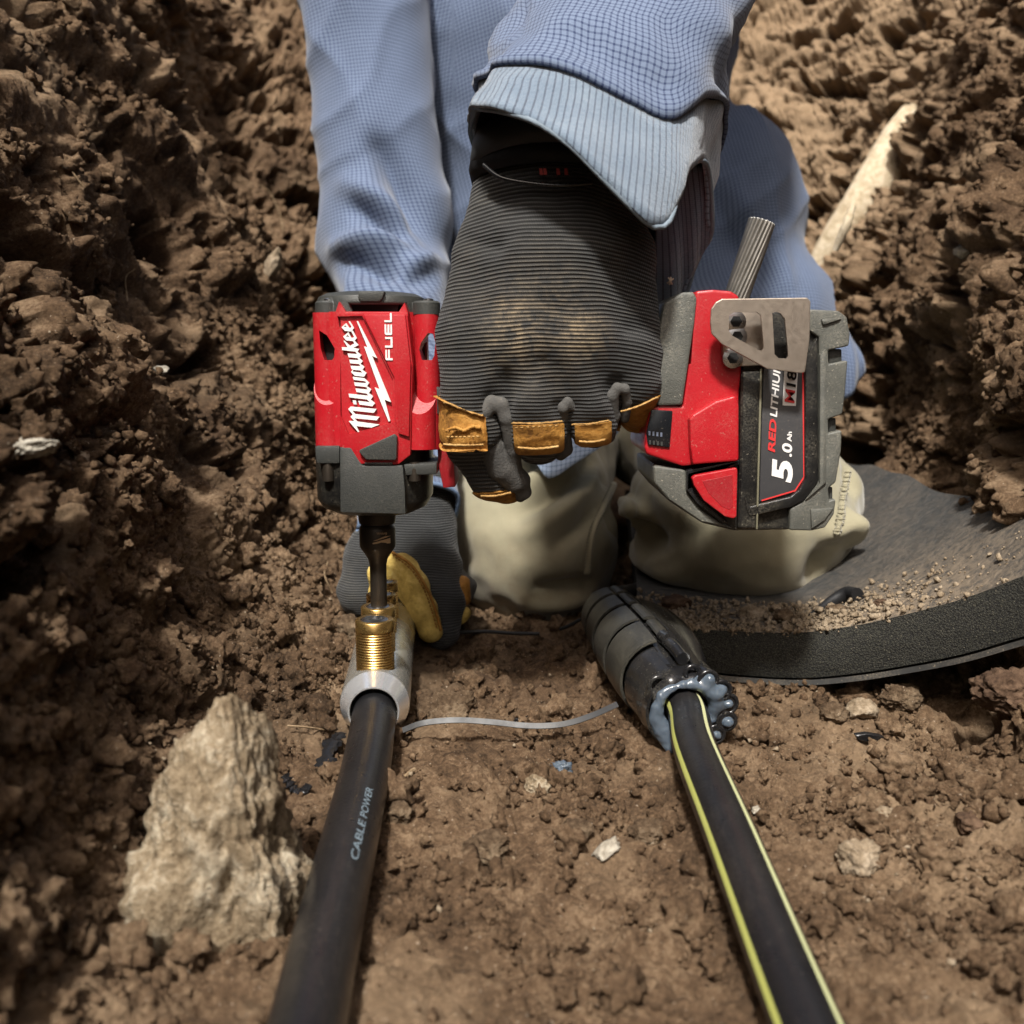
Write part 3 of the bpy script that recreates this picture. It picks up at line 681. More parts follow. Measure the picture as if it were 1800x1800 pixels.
def plate(name, t0, t1, a0, a1, lift, m, parent=spl, th=.0016, rf=srad, nt=14, na=12, bulge=0.):
    bm = bmesh.new(); top = []; bot = []
    for i in range(nt + 1):
        t = t0 + (t1 - t0) * i / nt; top.append([bm.verts.new(SP(t, a0 + (a1 - a0) * j / na, rf(t) + lift + bulge * math.sin(math.pi * j / na))) for j in range(na + 1)])
        bot.append([bm.verts.new(SP(t, a0 + (a1 - a0) * j / na, rf(t) + lift - th)) for j in range(na + 1)])
    for L_, flip in ((top, 0), (bot, 1)):
        for i in range(nt):
            for j in range(na): bm.faces.new((L_[i][j], L_[i][j + 1], L_[i + 1][j + 1], L_[i + 1][j]))
    for i in range(nt):
        bm.faces.new((top[i][0], top[i + 1][0], bot[i + 1][0], bot[i][0])); bm.faces.new((top[i][-1], top[i + 1][-1], bot[i + 1][-1], bot[i][-1]))
    for j in range(na):
        bm.faces.new((top[0][j], top[0][j + 1], bot[0][j + 1], bot[0][j])); bm.faces.new((top[-1][j], top[-1][j + 1], bot[-1][j + 1], bot[-1][j]))
    bmesh.ops.recalc_face_normals(bm, faces=bm.faces)
    bmesh.ops.bevel(bm, geom=[e for e in bm.edges if e.calc_face_angle(0) > R(60)], offset=.0005, segments=2, affect='EDGES')
    return link(name, from_bm(name, bm, True, 60), m, parent)
# inner tube
bm = bmesh.new(); rr = []
for i in range(41):
    t = i / 40; rr.append([bm.verts.new(SP(t, 360 * j / 48, srad(t) - .0012)) for j in range(48)])
for A, B_ in zip(rr, rr[1:]):
    for j in range(48): bm.faces.new((A[j], A[(j + 1) % 48], B_[(j + 1) % 48], B_[j]))
bm.faces.new(rr[0]); bm.faces.new(rr[-1])
link('inner_tube', from_bm('inner_tube', bm, True, 60), M_gum, spl)
tt_ = [.20, .44, .66, .85, 1.0]
for i in range(4):
    plate('shell_band', tt_[i] + .020, tt_[i + 1] - .010, -150, -9, .0028, M_gumd if i else M_gumd)
plate('shell_band', .0, .185, -150, -18, .0022, M_gum)
for i in range(4):
    plate('hinge_strip', tt_[i] + .02, tt_[i + 1] - .012, -2, 18, .0026, M_gumd, na=8, bulge=.001)
def rfr(t): return srad(t) + .0016 + .010 * math.sin(math.pi * min(1, max(0, (1 - t) * 1.15)) ** .9)
plate('shell_half', .02, .99, 24, 175, .0012, M_gum, rf=lambda t: srad(t) + .0012, nt=30, na=30)
# folded flap of the right half
bm = bmesh.new(); rows_ = []
for i in range(33):
    t = .10 + .88 * i / 32; rows_.append([bm.verts.new(SP(t, 26 + 92 * j / 16, srad(t) + .0022 + (.013 * math.sin(math.pi * (1 - (t - .10) / .88) ** .75) * math.sin(math.pi * j / 20) ** 1.5) - .0022 * math.exp(-((j - 3) / 1.2) ** 2))) for j in range(17)])
for A, B_ in zip(rows_, rows_[1:]):
    for j in range(16): bm.faces.new((A[j], A[j + 1], B_[j + 1], B_[j]))
bmesh.ops.recalc_face_normals(bm, faces=bm.faces); bmesh.ops.solidify(bm, geom=bm.faces[:], thickness=.0016)
link('folded_flap', from_bm('folded_flap', bm, True, 50), M_gum, spl)
tube('hinge_barrel', [SP(.19, 6, .0235), SP(.12, 6, .0238), SP(.05, 8, .0225)], .0036, M_gum, spl, n=20)
tube('hinge_barrel', [SP(.26, 5, .0235), SP(.20, 6, .0245)], .0042, M_gum, spl, n=20)
plate('clasp', -.06, .04, -150, -60, .0038, M_gum)
plate('clasp', -.05, .05, 30, 60, .0060, M_gum)
# lobed mouth: black skirt of loops with the gel pressed out of them
def loop(name, c, r, rt, m, parent=spl, squash=1.):
    pts = [c + (sx * math.cos(a) + sz * math.sin(a) * squash) * r for a in np.linspace(0, 2 * math.pi, 25)]
    bm = bmesh.new(); add_tube(bm, pts, rt, 10); return link(name, from_bm(name, bm, True, 60), m, parent)
loop('mouth_loop', SP(-.01, -48, .0170), .0052, .0014, M_gum)
loop('mouth_loop', SP(-.02, 14, .0190), .0038, .0014, M_gum)
for a, r, q in ((62, .0212, .0052), (84, .0228, .0052), (108, .0238, .0050), (130, .0222, .0048), (36, .0197, .0050)): loop('mouth_loop', SP(-.052, a, r), q, .0011, M_gum)
lob = [(62, .0210, .0052), (84, .0225, .0050), (108, .0235, .0048), (130, .0220, .0046), (36, .0195, .0050)]
for a, r, q in lob:
    tube('mouth_lobe', [SP(.05, a, r - .002), SP(-.01, a, r), SP(-.055, a, r + .0008)], [q * 1.02, q * 1.08, q], M_gum, spl, n=24)
bm = bmesh.new(); add_lathe(bm, [(-.006, .0118), (-.007, .0145), (-.003, .0185), (.004, .0195), (.012, .0185)], A0, ax, 48, cap=False)
for v in bm.verts:
    v.co += (v.co - A0).normalized() * .0010 * math.sin(math.atan2((v.co - A0).dot(sz), (v.co - A0).dot(sx)) * 7)
link('mouth_skirt', from_bm('mouth_skirt', bm, True, 80), M_gum, spl)
def gelf(P):
    d = None
    pts = [(-150, .0150), (-128, .0152), (-105, .0155), (-82, .0152), (-58, .0150), (-34, .0142), (-10, .0140), (14, .0145), (38, .0165), (60, .0170), (84, .0165), (110, .0160)]
    rad = [.0052, .0040, .0031, .0026, .0025, .0022, .0021, .0024, .0040, .0044, .0034, .0028]
    Q = [SP(-.045, a, r) for a, r in pts]
    for i in range(len(Q) - 1):
        e = cone(P, Q[i], Q[i + 1], rad[i], rad[i + 1]); d = e if d is None else smin(d, e, .003)
    for a, r, q in lob: d = smin(d, cone(P, SP(-.03, a, r), SP(-.056, a, r + .001), q * .80, q * .55), .0035)
    d = smin(d, cone(P, SP(-.04, -140, .0175), SP(-.07, -155, .0205), .005, .0035), .004)
    return d + .0013 * perlin(P * 95) + .0004 * perlin(P * 330)
c = A0; V_, F_ = snet(gelf, (c.x - .034, c.y - .022, c.z - .030), (c.x + .034, c.y + .016, c.z + .030), .0006); V_ = relax(V_, F_, 1)
gel = link('gel', bigmesh('gel', V_, F_), M_gel, spl)
# striped cable
sc_ = empty('striped_cable', (.084, .40, .012), 'black cable with two thin yellow-green stripes running out of the splice towards the camera', 'cable')
sp = [A1 - ax * .02, A0 + ax * .02, A0 - ax * .012, Vector((.0845, .42, .0268)), Vector((.0840, .34, .0235)), Vector((.0835, .24, .018)), Vector((.083, .10, .014)), Vector((.082, -.2, .012))]
sp = [Vector(p) for p in sp]
tube('sheath', sp, .0102, M_cable, sc_, n=44, sm=12)
M_str = mat('stripe', (.42, .44, .12), .5, var=.12, vs=60, dust=.2, dustcol=(.4, .36, .25)); M_str2 = mat('stripe_pale', (.50, .52, .28), .5, var=.12, vs=60, dust=.2)
spp = catmull(sp, 12)
def stripe(a0, a1, m):
    bm = bmesh.new(); R0 = []
    for i, p in enumerate(spp[10:]):
        j = i + 10; t = (spp[min(j + 1, len(spp) - 1)] - spp[j - 1]).normalized(); u = t.cross(Vector((0, 0, 1))).normalized(); v = u.cross(t)
        if u.x < 0: u = -u
        v = Vector((0, 0, 1)) - t * t.z; v.normalize()
        R0.append([bm.verts.new(p + (u * math.sin(R(a)) + v * math.cos(R(a))) * .01035) for a in np.linspace(a0, a1, 5)])
    for A, B_ in zip(R0, R0[1:]):
        for q in range(4): bm.faces.new((A[q], A[q + 1], B_[q + 1], B_[q]))
    return link('stripe', from_bm('stripe', bm, True), m, sc_)
stripe(-76, -60, M_str); stripe(30, 42, M_str2)
tube('rear_cable', [A1 - ax * .01, A1 + ax * .03, W(1128, 1040, .72), W(1160, 1010, .80)], .0080, M_cable, sc_, n=24)
# cable tie and loose wire
M_tie = mat('cable_tie', (.016, .017, .019), .45, spec=.3, var=.2, dust=.1)
def strap(name, pts, wd, th, m, label, cat):
    P = catmull(pts, 10); bm = bmesh.new(); rr = []
    for i, p in enumerate(P):
        t = (P[min(i + 1, len(P) - 1)] - P[max(i - 1, 0)]).normalized(); u = t.cross(Vector((0, .75, .66))).normalized(); s_ = Vector((0, .62, .78)); s_ = (s_ - t * s_.dot(t)).normalized(); n_ = t.cross(s_)
        rr.append([bm.verts.new(p + s_ * a * wd / 2 + n_ * b * th / 2) for a, b in ((1, 1), (1, -1), (-1, -1), (-1, 1))])
    for A, B_ in zip(rr, rr[1:]):
        for q in range(4): bm.faces.new((A[q], A[(q + 1) % 4], B_[(q + 1) % 4], B_[q]))
    bm.faces.new(rr[0][::-1]); bm.faces.new(rr[-1])
    return tag(link(name, from_bm(name, bm, True, 40), m), label, cat)
strap('cable_tie', [W(708, 1284, .494), W(745, 1271, .494), W(800, 1266, .494), W(860, 1269, .492), W(930, 1276, .490), W(990, 1273, .490), W(1040, 1258, .494), W(1085, 1238, .500)], .0030, .0011, M_tie, 'grey plastic cable tie curving over the soil from the silver connector to the splice', 'cable tie')
tag(tube('loose_wire', [W(798, 1112, .685), W(850, 1110, .685), W(900, 1113, .68), W(948, 1114, .675)], .0013, M_tie, n=10), 'thin black wire on the soil beside the lower gloved fingertips', 'wire')
tag(tube('loose_wire', [W(985, 1106, .675), W(1000, 1100, .67), W(1022, 1088, .665)], .0013, M_tie, n=10), 'short end of thin black wire tucked against the left side of the splice', 'wire')
# crumpled tape left of the cable
M_tape = mat('black_tape', (.012, .012, .013), .2, var=.3, bump=.3, bs=400)
def crumple(name, pts, rad, m, label, cat, seed, flat=.35, n=14):
    random.seed(seed); P = catmull([W(*p) for p in pts], 8); bm = bmesh.new()
    add_tube(bm, P, [rad * random.uniform(.6, 1.25) for _ in P], n, flat, rough=.28); return tag(link(name, from_bm(name, bm, True, 40), m), label, cat)
crumple('tape_strip', [(600, 1290, .49), (582, 1310, .475), (573, 1340, .46), (570, 1370, .45), (552, 1405, .435), (530, 1418, .425)], .0042, M_tape, 'crumpled strip of black tape stuck in the soil left of the thick cable', 'tape', 4)
crumple('rubber_offcut', [(500, 1362, .43), (515, 1385, .428), (530, 1392, .427), (545, 1380, .43)], .0030, M_tape, 'small curled black offcut beside the pale pointed clod', 'scrap', 9)
# bare stranded conductor standing behind the battery
M_str3 = mat('stranded_aluminium', (.33, .31, .28), .36, metal=.85, var=.15, dust=.15, dustcol=(.2, .16, .1)); M_cut = mat('cut_aluminium', (.75, .74, .70), .35, metal=.6, var=.15, vs=900, bump=.6, bs=1500)
std = empty('bare_conductor', W(1285, 560, .66), 'bare stranded aluminium conductor sticking up behind the battery pack', 'conductor')
a0, a1 = W(1277, 575, .66), W(1339, 390, .66); dd = (a1 - a0); L_ = dd.length; dd.normalize(); u = dd.cross(Vector((0, 1, 0))).normalized(); v = dd.cross(u); Rr = .0077
bm = bmesh.new(); bm2 = bmesh.new()
for k_ in range(17):
    pts = [a0 + dd * (L_ * i / 10) + (u * math.cos(2 * math.pi * k_ / 17 + i * .10) + v * math.sin(2 * math.pi * k_ / 17 + i * .10)) * (Rr * (.86 + .12 * i / 10)) for i in range(11)]
    add_tube(bm, pts, .00150, 8); add_lathe(bm2, [(0, .0014), (.0003, .0013)], pts[-1], dd, 8)
for ring_, nn_ in ((.0048, 11), (.0020, 5)):
    for k_ in range(nn_): add_lathe(bm2, [(0, .0014), (.0002 + .0004 * random.random(), .0013)], a1 + (u * math.cos(2 * math.pi * k_ / nn_) + v * math.sin(2 * math.pi * k_ / nn_)) * ring_ - dd * .0001, dd, 8)
add_tube(bm, [a0, a1 - dd * .0006], Rr * .8, 20)
link('strands', from_bm('strands', bm, True, 50), M_str3, std); link('cut_end', from_bm('cut_end', bm2), M_cut, std)
# ------------------------------------------------------------ cloth and glove materials
def rib_mat(name, col=(.013, .013, .013), hi=(.054, .054, .052), pitch=.00205, xc=.017, stain=True, bd=.0009):
    """knitted glove back: raised cross ribs with small stitches"""
    k = N(name); x, y, z = k.sep(k.co.outputs['Object'])
    dx = k.math('SUBTRACT', x, xc); kk = k.math('MULTIPLY_ADD', z, 32., -5.2); kk = k.math('MAXIMUM', kk, .4)
    zz = k.math('MULTIPLY_ADD', k.math('MULTIPLY', dx, dx), kk, z)
    zz = k.math('MULTIPLY_ADD', k.math('SUBTRACT', k.noise(14, 2), .5), .010, zz)
    ph = k.math('MULTIPLY', zz, 2 * math.pi / pitch); s_ = k.math('SINE', ph)
    rib = k.math('POWER', k.math('MULTIPLY_ADD', s_, .5, .5), 1.3)
    st = k.math('SINE', k.math('MULTIPLY_ADD', x, 2 * math.pi / .00115, k.math('MULTIPLY', ph, .5)))
    h = k.math('MULTIPLY', rib, k.math('MULTIPLY_ADD', st, .16, .84))
    c = k.mix(k.math('MULTIPLY', h, k.math('MULTIPLY_ADD', k.noise(45, 4), .9, .45)), col, hi)
    if stain:
        f = None
        for px, py, r in ((905, 560, .012), (915, 590, .016), (1020, 590, .014), (950, 575, .03)):
            p = W(px, py, .485); d = k.n('ShaderNodeVectorMath', operation='DISTANCE'); k.t.links.new(k.co.outputs['Object'], d.inputs[0]); d.inputs[1].default_value = (p.x, p.y, p.z)
            g = k.math('MULTIPLY_ADD', d.outputs['Value'], -1 / r, 1.35, clamp=True); g = k.math('MULTIPLY', g, .9 if r < .02 else .35)
            f = g if f is None else k.math('MAXIMUM', f, g)
        f = k.math('MULTIPLY', f, k.ramp(k.noise(160, 6, .7), [(.40, 0.), (.62, 1.)])); f = k.math('MULTIPLY', f, k.math('MULTIPLY_ADD', rib, .85, .15))
        c = k.mix(f, c, (.36, .27, .16))
    f2 = k.math('MULTIPLY', k.ramp(k.noise(30, 6, .7), [(.5, 0.), (.8, 1.)]), k.math('MULTIPLY', rib, .35)); c = k.mix(f2, c, (.20, .17, .12))
    k.set(k.b.inputs['Base Color'], c); k.b.inputs['Roughness'].default_value = .85; k.b.inputs['Specular IOR Level'].default_value = .25
    k.b.inputs['Sheen Weight'].default_value = .15
    k.set(k.b.inputs['Normal'], k.bump(h, 1.0, bd)); return k.m
M_rib = rib_mat('ribbed_knit')
M_rib2 = rib_mat('ribbed_knit_fine', col=(.018, .019, .020), hi=(.060, .062, .062), pitch=.0017, xc=-.10, stain=False, bd=.0006)
def leather_mat(name, c0, c1, c2):
    k = N(name); n1 = k.noise(60, 6, .65); n2 = k.noise(380, 5, .7)
    c = k.ramp(k.math('ADD', k.math('MULTIPLY', n1, .6), k.math('MULTIPLY', n2, .4)), [(.36, c0), (.52, c1), (.68, c2)])
    k.set(k.b.inputs['Base Color'], c); k.b.inputs['Roughness'].default_value = .72; k.b.inputs['Specular IOR Level'].default_value = .3
    k.set(k.b.inputs['Normal'], k.bump(n2, .5, .0012, k.bump(n1, .6, .003))); return k.m
M_lea = leather_mat('tan_leather', (.13, .055, .012), (.36, .17, .032), (.50, .27, .07))
M_leay = leather_mat('yellow_leather', (.38, .25, .06), (.66, .48, .13), (.82, .66, .27))
M_sue = mat('grey_suede', (.080, .078, .074), .9, var=.3, vs=140, bump=.5, bs=900, dust=.15, spec=.2)
M_cuffb = mat('black_cuff', (.008, .008, .009), .55, var=.3, vs=80, bump=.3, bs=900, spec=.3)
def plaid(name, base, line, pitch=.0040, lw=.27, attr='cloth', bumpd=.0006, fuzz=.35):
    k = N(name); a = k.n('ShaderNodeAttribute', attribute_name=attr); u, v, _z = k.sep(a.outputs['Vector'])
    def ln(q, off=0):
        t = k.math('FRACT', k.math('ADD', k.math('DIVIDE', q, pitch), off)); return k.math('LESS_THAN', t, lw)
    f = k.math('MULTIPLY', k.math('ADD', ln(u), ln(v)), .5); n = k.noise(500, 4, .7); n2 = k.noise(18, 4)
    f = k.math('MULTIPLY', f, k.math('MULTIPLY_ADD', n, fuzz * 2, 1 - fuzz), clamp=True)
    c = k.mix(f, k.mix(n2, tuple(x * .86 for x in base), tuple(x * 1.1 for x in base)), line)
    k.set(k.b.inputs['Base Color'], c); k.b.inputs['Roughness'].default_value = .85; k.b.inputs['Specular IOR Level'].default_value = .2; k.b.inputs['Sheen Weight'].default_value = .2
    k.set(k.b.inputs['Normal'], k.bump(k.noise(900, 4, .7), .5, bumpd)); return k.m
M_shirt = plaid('check_cotton', (.130, .170, .255), (.020, .032, .080), pitch=.0035, lw=.32)
M_tail = plaid('check_cotton_pale', (.42, .53, .70), (.14, .20, .34), pitch=.0042)
def flannel(name):
    k = N(name); a = k.n('ShaderNodeAttribute', attribute_name='cloth'); u, v, _z = k.sep(a.outputs['Vector'])
    t = k.math('FRACT', k.math('DIVIDE', u, .0038)); f = k.math('MULTIPLY', k.math('LESS_THAN', t, .26), .72); n = k.noise(420, 5, .75)
    wv = k.math('MULTIPLY', k.math('MULTIPLY_ADD', k.math('SINE', k.math('MULTIPLY', v, 2 * math.pi / .0011)), .5, .5), .25)
    f = k.math('ADD', k.math('MULTIPLY', f, k.math('MULTIPLY_ADD', n, .9, .35)), wv, clamp=True)
    c = k.mix(f, k.mix(k.noise(60, 5), (.095, .145, .21), (.22, .28, .345)), (.022, .032, .060)); k.set(k.b.inputs['Base Color'], c)
    k.b.inputs['Roughness'].default_value = .95; k.b.inputs['Sheen Weight'].default_value = .5
    k.set(k.b.inputs['Normal'], k.bump(n, .8, .0012)); return k.m
M_flan = flannel('brushed_flannel')
def khaki():
    k = N('khaki_canvas'); n = k.noise(1100, 3, .7); n2 = k.noise(12, 5, .6); x, y, z = k.sep(k.co.outputs['Object'])
    c = k.mix(n2, (.225, .205, .135), (.33, .305, .21)); c = k.mix(k.math('MULTIPLY', n, .35), c, (.16, .145, .10))
    low = k.math('MULTIPLY', k.math('MULTIPLY_ADD', z, -14., 1.35, clamp=True), k.ramp(k.noise(40, 6, .7), [(.3, 0.), (.75, 1.)])); c = k.mix(k.math('MULTIPLY', low, .8), c, (.17, .115, .065))
    k.set(k.b.inputs['Base Color'], c); k.b.inputs['Roughness'].default_value = .9; k.b.inputs['Specular IOR Level'].default_value = .15; k.b.inputs['Sheen Weight'].default_value = .25
    k.set(k.b.inputs['Normal'], k.bump(n, .35, .0006)); return k.m
M_kh = khaki()
M_skin = mat('skin', (.42, .25, .18), .55, var=.06); M_hair = mat('hair', (.05, .03, .02), .7)

def Q(px, py, Y, r): return np.array(W(px, py, Y)), r * sc(py, Y)
def chain(P, pts, k=.004, d=None, ys=1.):
    for a, b in zip(pts, pts[1:]):
        A, ra = Q(*a); B_, rb = Q(*b); A = A + np.array([0, .0004 if ys > 1 else 0, 0]); B_ = B_ + np.array([0, .0004 if ys > 1 else 0, 0]); ra *= (1.18 if ys > 1 else 1); rb *= (1.18 if ys > 1 else 1); A = A * np.array([1, ys, 1]); B_ = B_ * np.array([1, ys, 1]); e = cone(P, A, B_, ra, rb); d = e if d is None else smin(d, e, k)
    return d
def solid(name, f, lo, hi, h, m, parent, rel=2, disp=None, cloth=None):
    V, F = snet(f, lo, hi, h); V = relax(V, F, rel)
    if disp is not None:
        n = vnormals(V, F); V = V + n * disp(V, n)[:, None]
    me = bigmesh(name, V, F)
    if cloth is not None: uvattr(me, 'cloth', cloth(V))
    return link(name, me, m, parent), V, F

person = empty('person', (.05, 1.0, 0), 'person kneeling in blue checked shirt, khaki trousers and work gloves, gripping the driver', 'person')

# ------------------------------------------------------------ glove on the driver grip
idx = [(838, 590, .507, 66), (834, 690, .500, 60), (829, 752, .499, 52), (826, 785, .509, 40), (862, 840, .513, 35), (893, 856, .521, 29)]
mid = [(925, 600, .497, 70), (943, 700, .493, 58), (946, 756, .498, 50), (948, 770, .528, 44), (948, 760, .56, 44), (945, 715, .590, 42), (940, 660, .597, 36)]
rng_ = [(1020, 610, .498, 68), (1037, 700, .496, 50), (1041, 742, .501, 42), (1043, 750, .530, 36), (1043, 745, .56, 38), (1040, 705, .590, 38), (1036, 650, .597, 34)]
pin = [(1095, 610, .508, 66), (1113, 670, .505, 50), (1122, 705, .519, 40), (1122, 722, .535, 34), (1120, 715, .56, 34), (1116, 685, .586, 34), (1112, 640, .592, 30)]
def glove1(P):
    d = chain(P, [(905, 300, .532, 66), (900, 345, .526, 68), (862, 450, .515, 64), (838, 590, .507, 66)])
    d = smin(d, chain(P, [(955, 300, .524, 70), (955, 340, .518, 74), (940, 460, .505, 76), (925, 600, .497, 70)]), .010)
    d = smin(d, chain(P, [(1010, 300, .524, 70), (1010, 345, .518, 74), (1020, 460, .504, 78), (1020, 610, .498, 70)]), .010)
    d = smin(d, chain(P, [(1045, 310, .532, 66), (1052, 370, .524, 66), (1088, 450, .515, 62), (1095, 610, .508, 66)]), .010)
    d = smin(d, chain(P, [(880, 400, .548, 60), (842, 520, .552, 55), (850, 600, .585, 45), (940, 600, .602, 36)]), .008)   # thumb round the back
    for c_, kk in ((mid, .0035), (rng_, .0035), (pin, .0035), (idx, .0035)):
        d = smin(d, chain(P, c_[:2], .003), .008); d = smin(d, chain(P, c_[1:], .003), kk * .6)
    # puckered knit between the knuckles
    return d
def crease(V, n):
    """folds pulled towards the finger roots"""
    o = .0007 * fbm(V * np.array([45, 45, 90]), 3)
    for (a, b, w_, h_) in (((905, 640), (872, 705), .0085, .0060), ((960, 640), (990, 715), .0085, .0056), ((1035, 630), (1078, 690), .0085, .0056), ((880, 690), (930, 660), .005, .0020), ((812, 415), (870, 430), .005, .003), ((1165, 590), (1110, 575), .005, .0035), ((1000, 680), (960, 640), .005, .0015)):
        A = np.array(W(a[0], a[1], .49)); B_ = np.array(W(b[0], b[1], .49)); A[1] = B_[1] = 0; U = V.copy(); U[:, 1] = 0
        ab = B_ - A; t = np.clip((U - A) @ ab / (ab @ ab), 0, 1); q = np.linalg.norm(U - A - t[:, None] * ab, axis=1)
        o = o - h_ * np.exp(-(q / w_) ** 2) * (.35 + .65 * t) * (V[:, 1] < .535)
    return o
lo = W(750, 900, .46); hi = W(1190, 270, .46)
gl, V1, F1 = solid('holding_glove', glove1, (lo.x - .012, .455, lo.z - .012), (hi.x + .016, .632, hi.z + .03), .0014, M_rib, person, 2, crease)
def onsurf(V, px, py, lift=.0006):
    """nearest point of a surface along the line through a pixel"""
    O = np.array((0, 0, CAMZ)); d = np.array(W(px, py, 1.0)) - O; d /= np.linalg.norm(d); q = V - O; t = q @ d; r = np.linalg.norm(q - t[:, None] * d, axis=1)
    c = np.where(r < .006)[0]
    if len(c) == 0: c = [int(np.argmin(r))]
    i = c[int(np.argmin(t[c]))]; return Vector(O + d * (t[i] - lift))
def patch(name, V, F, planes, m, parent, off=.0008, th=.0010, ymax=.60, jag=.0):
    jag = min(jag, .0001)
    """piece of the glove surface between planes, lifted off it as a sewn-on panel"""
    n = vnormals(V, F); sel = np.ones(len(F), bool); c = V[F].mean(1)
    for co, no in planes: sel &= ((c - np.array(co)) @ np.array(no)) > -.004
    sel &= c[:, 1] < ymax
    Fs = F[sel]; ids, inv = np.unique(Fs, return_inverse=True); Vs = (V + n * off)[ids]; Fs = inv.reshape(-1, 4)
    bm = bmesh.new(); vs = [bm.verts.new(v) for v in Vs]
    for f in Fs:
        try: bm.faces.new([vs[i] for i in f])
        except ValueError: pass
    for co, no in planes:
        bmesh.ops.bisect_plane(bm, geom=bm.verts[:] + bm.edges[:] + bm.faces[:], plane_co=co, plane_no=no, clear_inner=True)
    if jag:
        for v in bm.verts:
            if v.is_boundary: v.co += Vector([random.uniform(-jag, jag) for _ in range(3)])
    bmesh.ops.recalc_face_normals(bm, faces=bm.faces)
    bm.normal_update(); nv = {v: v.normal.copy() for v in bm.verts}
    sg = 1 if sum((v.normal.y for v in bm.verts)) <= 0 else -1
    r = bmesh.ops.extrude_edge_only(bm, edges=[e for e in bm.edges if e.is_boundary])
    kd = [(v.co.copy(), nv[v]) for v in nv]
    from mathutils import kdtree
    t = kdtree.KDTree(len(kd))
    for i, (c_, _n) in enumerate(kd): t.insert(c_, i)
    t.balance()
    for v in [g for g in r['geom'] if isinstance(g, bmesh.types.BMVert)]: v.co -= kd[t.find(v.co)[1]][1] * (th + .0006) * sg
    return link(name, from_bm(name, bm, True, 60), m, parent)
def lineplane(a, b, Y=.505):
    """vertical-ish cutting plane through two pixels, seen edge-on from the front; keeps what lies to the right of a->b"""
    A, B_ = W(*a, Y), W(*b, Y); d = B_ - A; return (tuple(A), tuple(Vector((d.z, 0, -d.x)).normalized()))
for pts in (([(775, 700), (790, 716), (815, 723), (849, 727), (850, 786), (770, 782)]),):
    pass
def quad(a, b, c, d, Y=.505):     # a top-left, b top-right, c bottom-right, d bottom-left
    return [lineplane(a, b, Y), lineplane(b, c, Y), lineplane(c, d, Y), lineplane(d, a, Y)]
M_lea.use_nodes = True
patch('leather_knuckle_guard', V1, F1, quad((760, 690), (852, 730), (856, 783), (764, 784)), M_lea, gl, .0012, .0016, .56, .0002)
patch('leather_knuckle_guard', V1, F1, quad((901, 744), (989, 740), (990, 792), (905, 796)), M_lea, gl, .0010, .0014, .545, .0002)
patch('leather_knuckle_guard', V1, F1, quad((1007, 746), (1070, 738), (1072, 779), (1010, 786)), M_lea, gl, .0010, .0014, .545, .0002)
patch('leather_knuckle_guard', V1, F1, quad((1092, 724), (1170, 690), (1172, 775), (1090, 762)), M_lea, gl, .0010, .0014, .56, .0002)
patch('leather_fingertip', V1, F1, quad((828, 870), (902, 862), (942, 880), (850, 905)), M_lea, gl, .0010, .0014, .56, .0002)
def sidewall(name, chains, h=.0008):
    def f(P):
        d = None
        for ch in chains:
            e = chain(P * np.array([1, 1.35, 1], np.float32), ch, .001, ys=1.35); d = e if d is None else smin(d, e, .0012)
        return d + .0002 * perlin(P * 200)
    pts = np.array([np.array(W(a, b, c)) for ch in chains for a, b, c, r in ch]); pad_ = .012
    V, F = snet(f, pts.min(0) - pad_, pts.max(0) + pad_, h); V = relax(V, F, 1)
    return link(name, bigmesh(name, V, F), M_sue, gl)
sidewall('finger_sidewall', [[(850, 745, .493, 12), (852, 722, .4895, 13), (864, 709, .489, 12), (880, 712, .489, 12), (890, 735, .490, 11), (901, 790, .498, 11), (902, 822, .505, 14)],
                             [(854, 745, .495, 14), (862, 785, .498, 19), (880, 820, .503, 22), (902, 842, .508, 21)],
                             [(893, 830, .506, 18), (912, 845, .509, 17), (920, 865, .512, 12), (915, 874, .514, 8)], [(875, 745, .500, 16), (888, 800, .506, 17)]])
sidewall('finger_sidewall', [[(990, 745, .494, 8), (990, 716, .488, 9), (998, 706, .4875, 8), (1006, 716, .489, 7)], [(991, 740, .494, 10), (994, 790, .507, 11), (985, 800, .512, 9)]])
sidewall('finger_sidewall', [[(1078, 735, .497, 9), (1077, 695, .491, 9), (1085, 682, .4905, 8), (1098, 684, .492, 8), (1103, 705, .496, 8), (1098, 735, .502, 8)], [(1078, 730, .497, 11), (1070, 768, .508, 10)]])
# underside ribbed hem seen below the middle finger is part of the glove; stitching on the leather
def stitches(name, pts, m, parent, r=.00045, step=.0022, seg=.0014):
    P = catmull([W(*p) for p in pts], 16); L = 0; bm = bmesh.new(); last = 0; acc = [P[0]]
    d = [0]
    for a, b in zip(P, P[1:]): d.append(d[-1] + (b - a).length)
    def at(s_):
        i = min(max(np.searchsorted(d, s_) - 1, 0), len(P) - 2); t = (s_ - d[i]) / max(1e-9, d[i + 1] - d[i]); return P[i].lerp(P[i + 1], min(1, t))
    s_ = 0
    while s_ + seg < d[-1]:
        a, b = at(s_), at(s_ + seg); add_tube(bm, [a, (a + b) / 2 + Vector((0, -.0003, 0)), b], r, 6); s_ += step
    return link(name, from_bm(name, bm, True), m, parent)
M_edge = leather_mat('raw_leather_edge', (.20, .10, .03), (.38, .22, .07), (.50, .34, .15))
